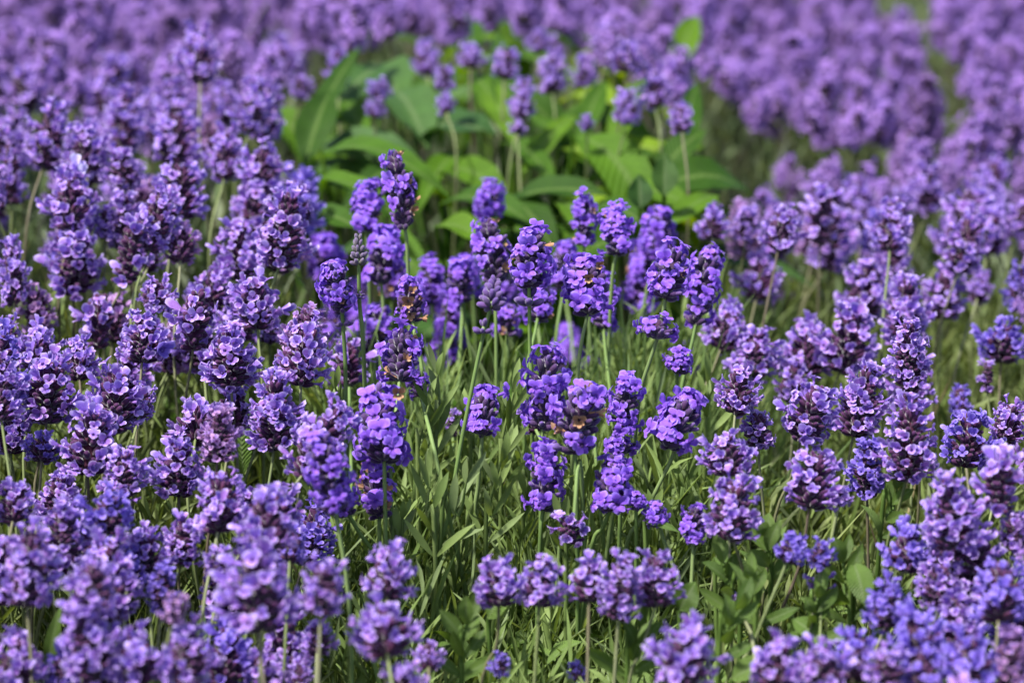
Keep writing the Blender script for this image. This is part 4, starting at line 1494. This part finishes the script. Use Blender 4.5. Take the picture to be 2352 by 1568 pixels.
OV = [
    (1960, 1290, 1990, 1390, 1.3, 62, 'weed with one large oval leaf right of the bluish tufts'),
    (1560, 1400, 1600, 1330, 1.3, 70, 'wide pale oval leaf behind the last front-row spike'),
    (1680, 1560, 1780, 1500, 1.25, 52, 'pointed serrated leaf at the bottom, right of the large bottom head'),
    (1120, 1420, 1190, 1330, 1.32, 66, 'wide leaf blade behind the first front-row spike'),
    (1480, 1195, 1562, 1217, 1.36, 20, 'single pale curved leaf under the small low whorl'),
    (420, 1560, 470, 1400, 1.3, 60, 'broad green leaf blade between foreground heads, lower left'),
    (110, 1540, 140, 1380, 1.26, 34, 'green strap leaf rising near the bottom left corner'),
    (560, 1090, 570, 880, 1.5, 60, 'broad dull leaf behind stems left of the tall pale spike'),
    (1820, 1420, 1900, 1480, 1.28, 50, 'oval leaf in the lower right greenery under the faded tuft'),
    (1640, 1280, 1760, 1350, 1.33, 55, 'broad leaf under the tall curved-stem spike'),
]
for x0, y0, x1, y1, d, wpx, lab in OV:
    b, t_ = at(x0, y0, d), at(x1, y1, d - .01)
    G = Vector((b.x, b.y + .03, 0))
    e = plant('single_leaf', G, lab, 'leaf')
    obj('blade', leaf_mesh('blade', b - G, t_ - G, wpx / K * d, M['weed'], .1, .25, wave=.05, face=Vector((rnd.uniform(-.4, .4), -1, .9))), e)
    pts = [p - G for p in spline([b, b.lerp(G, .5) + Vector((.01, 0, 0)), G - Vector((0, 0, .004))], 4)]
    V, F, P = tube_arrays(pts, [.0013] * len(pts), 5)
    obj('leaf_stalk', mesh('leaf_stalk', V, F, M['weed'], P), e)

# ------------------------------------------------------------------ labels for the unnamed spikes
KW = {'C': 'violet', 'W': 'browning', 'L': 'pale purple', 'U': 'bluish', 'P': 'pinkish', 'D': 'dark', 'Q': 'short', 'B': 'budded', 'G': 'budded', 'N': 'whitish'}
marks = [f for f in FLOWERS if f['nick']]
used = set(f['label'] for f in FLOWERS if f['label'])
for f in sorted([f for f in FLOWERS if not f['label']], key=lambda q: q['y']):
    mk = sorted(marks, key=lambda q: (q['x'] - f['x']) ** 2 + (q['y'] - f['y']) ** 2)
    if f['bed'] in ('mound', 'corner') or f['y'] < 60 or math.hypot(mk[0]['x'] - f['x'], mk[0]['y'] - f['y']) > 420:
        nm = {'mound': 'on the mound at upper right', 'corner': 'in the top right corner', 'back': 'along the top behind the broad green leaves',
              'right': 'along the right edge', 'rightback': 'in the soft bed along the upper right', 'rightfill': 'in the soft bed along the upper right'}.get(f['bed'], 'in the soft mass along the top left')
        f['o']['group'] = 'blurred lavender spikes ' + nm
        f['o']['label'] = 'blurred pale purple spike ' + nm
        continue
    mk = sorted(marks, key=lambda q: (q['x'] - f['x']) ** 2 + (q['y'] - f['y']) ** 2)
    done = False
    size = 'large' if f['w'] > 108 else ('small' if f['w'] < 72 else '')
    lean = 'leaning right' if f['lean'] > .22 else ('leaning left' if f['lean'] < -.12 else '')
    for m_ in mk[:4]:
        dx, dy = f['x'] - m_['x'], f['y'] - m_['y']
        vert = 'above' if dy < 0 else 'below'
        horz = 'left' if dx < 0 else 'right'
        ax_, ay_ = abs(dx), abs(dy)
        if ax_ > 2.2 * ay_:
            rel = horz + ' of'
        elif ay_ > 2.2 * ax_:
            rel = 'directly ' + vert
        else:
            rel = vert + ' and ' + horz + ' of'
        dist = math.hypot(dx, dy)
        far = 'close ' if dist < 110 else ('' if dist < 220 else 'well ')
        if 'directly' in rel:
            far = ''
        lab = ' '.join((size + ' ' + KW[f['k']] + ' spike ' + lean + ' ' + far + rel + ' ' + m_['nick']).split())
        lab = lab.replace('directly ', '') if len(lab.split()) > 16 else lab
        if lab not in used and len(lab.split()) <= 16:
            done = True
            break
    if not done:
        lab = lab + ', nearer the edge'
    used.add(lab)
    f['o']['label'] = lab
print('flowers', len(FLOWERS), 'mass', {k: len(v) for k, v in mass.items()}, 'objects', len(bpy.data.objects))
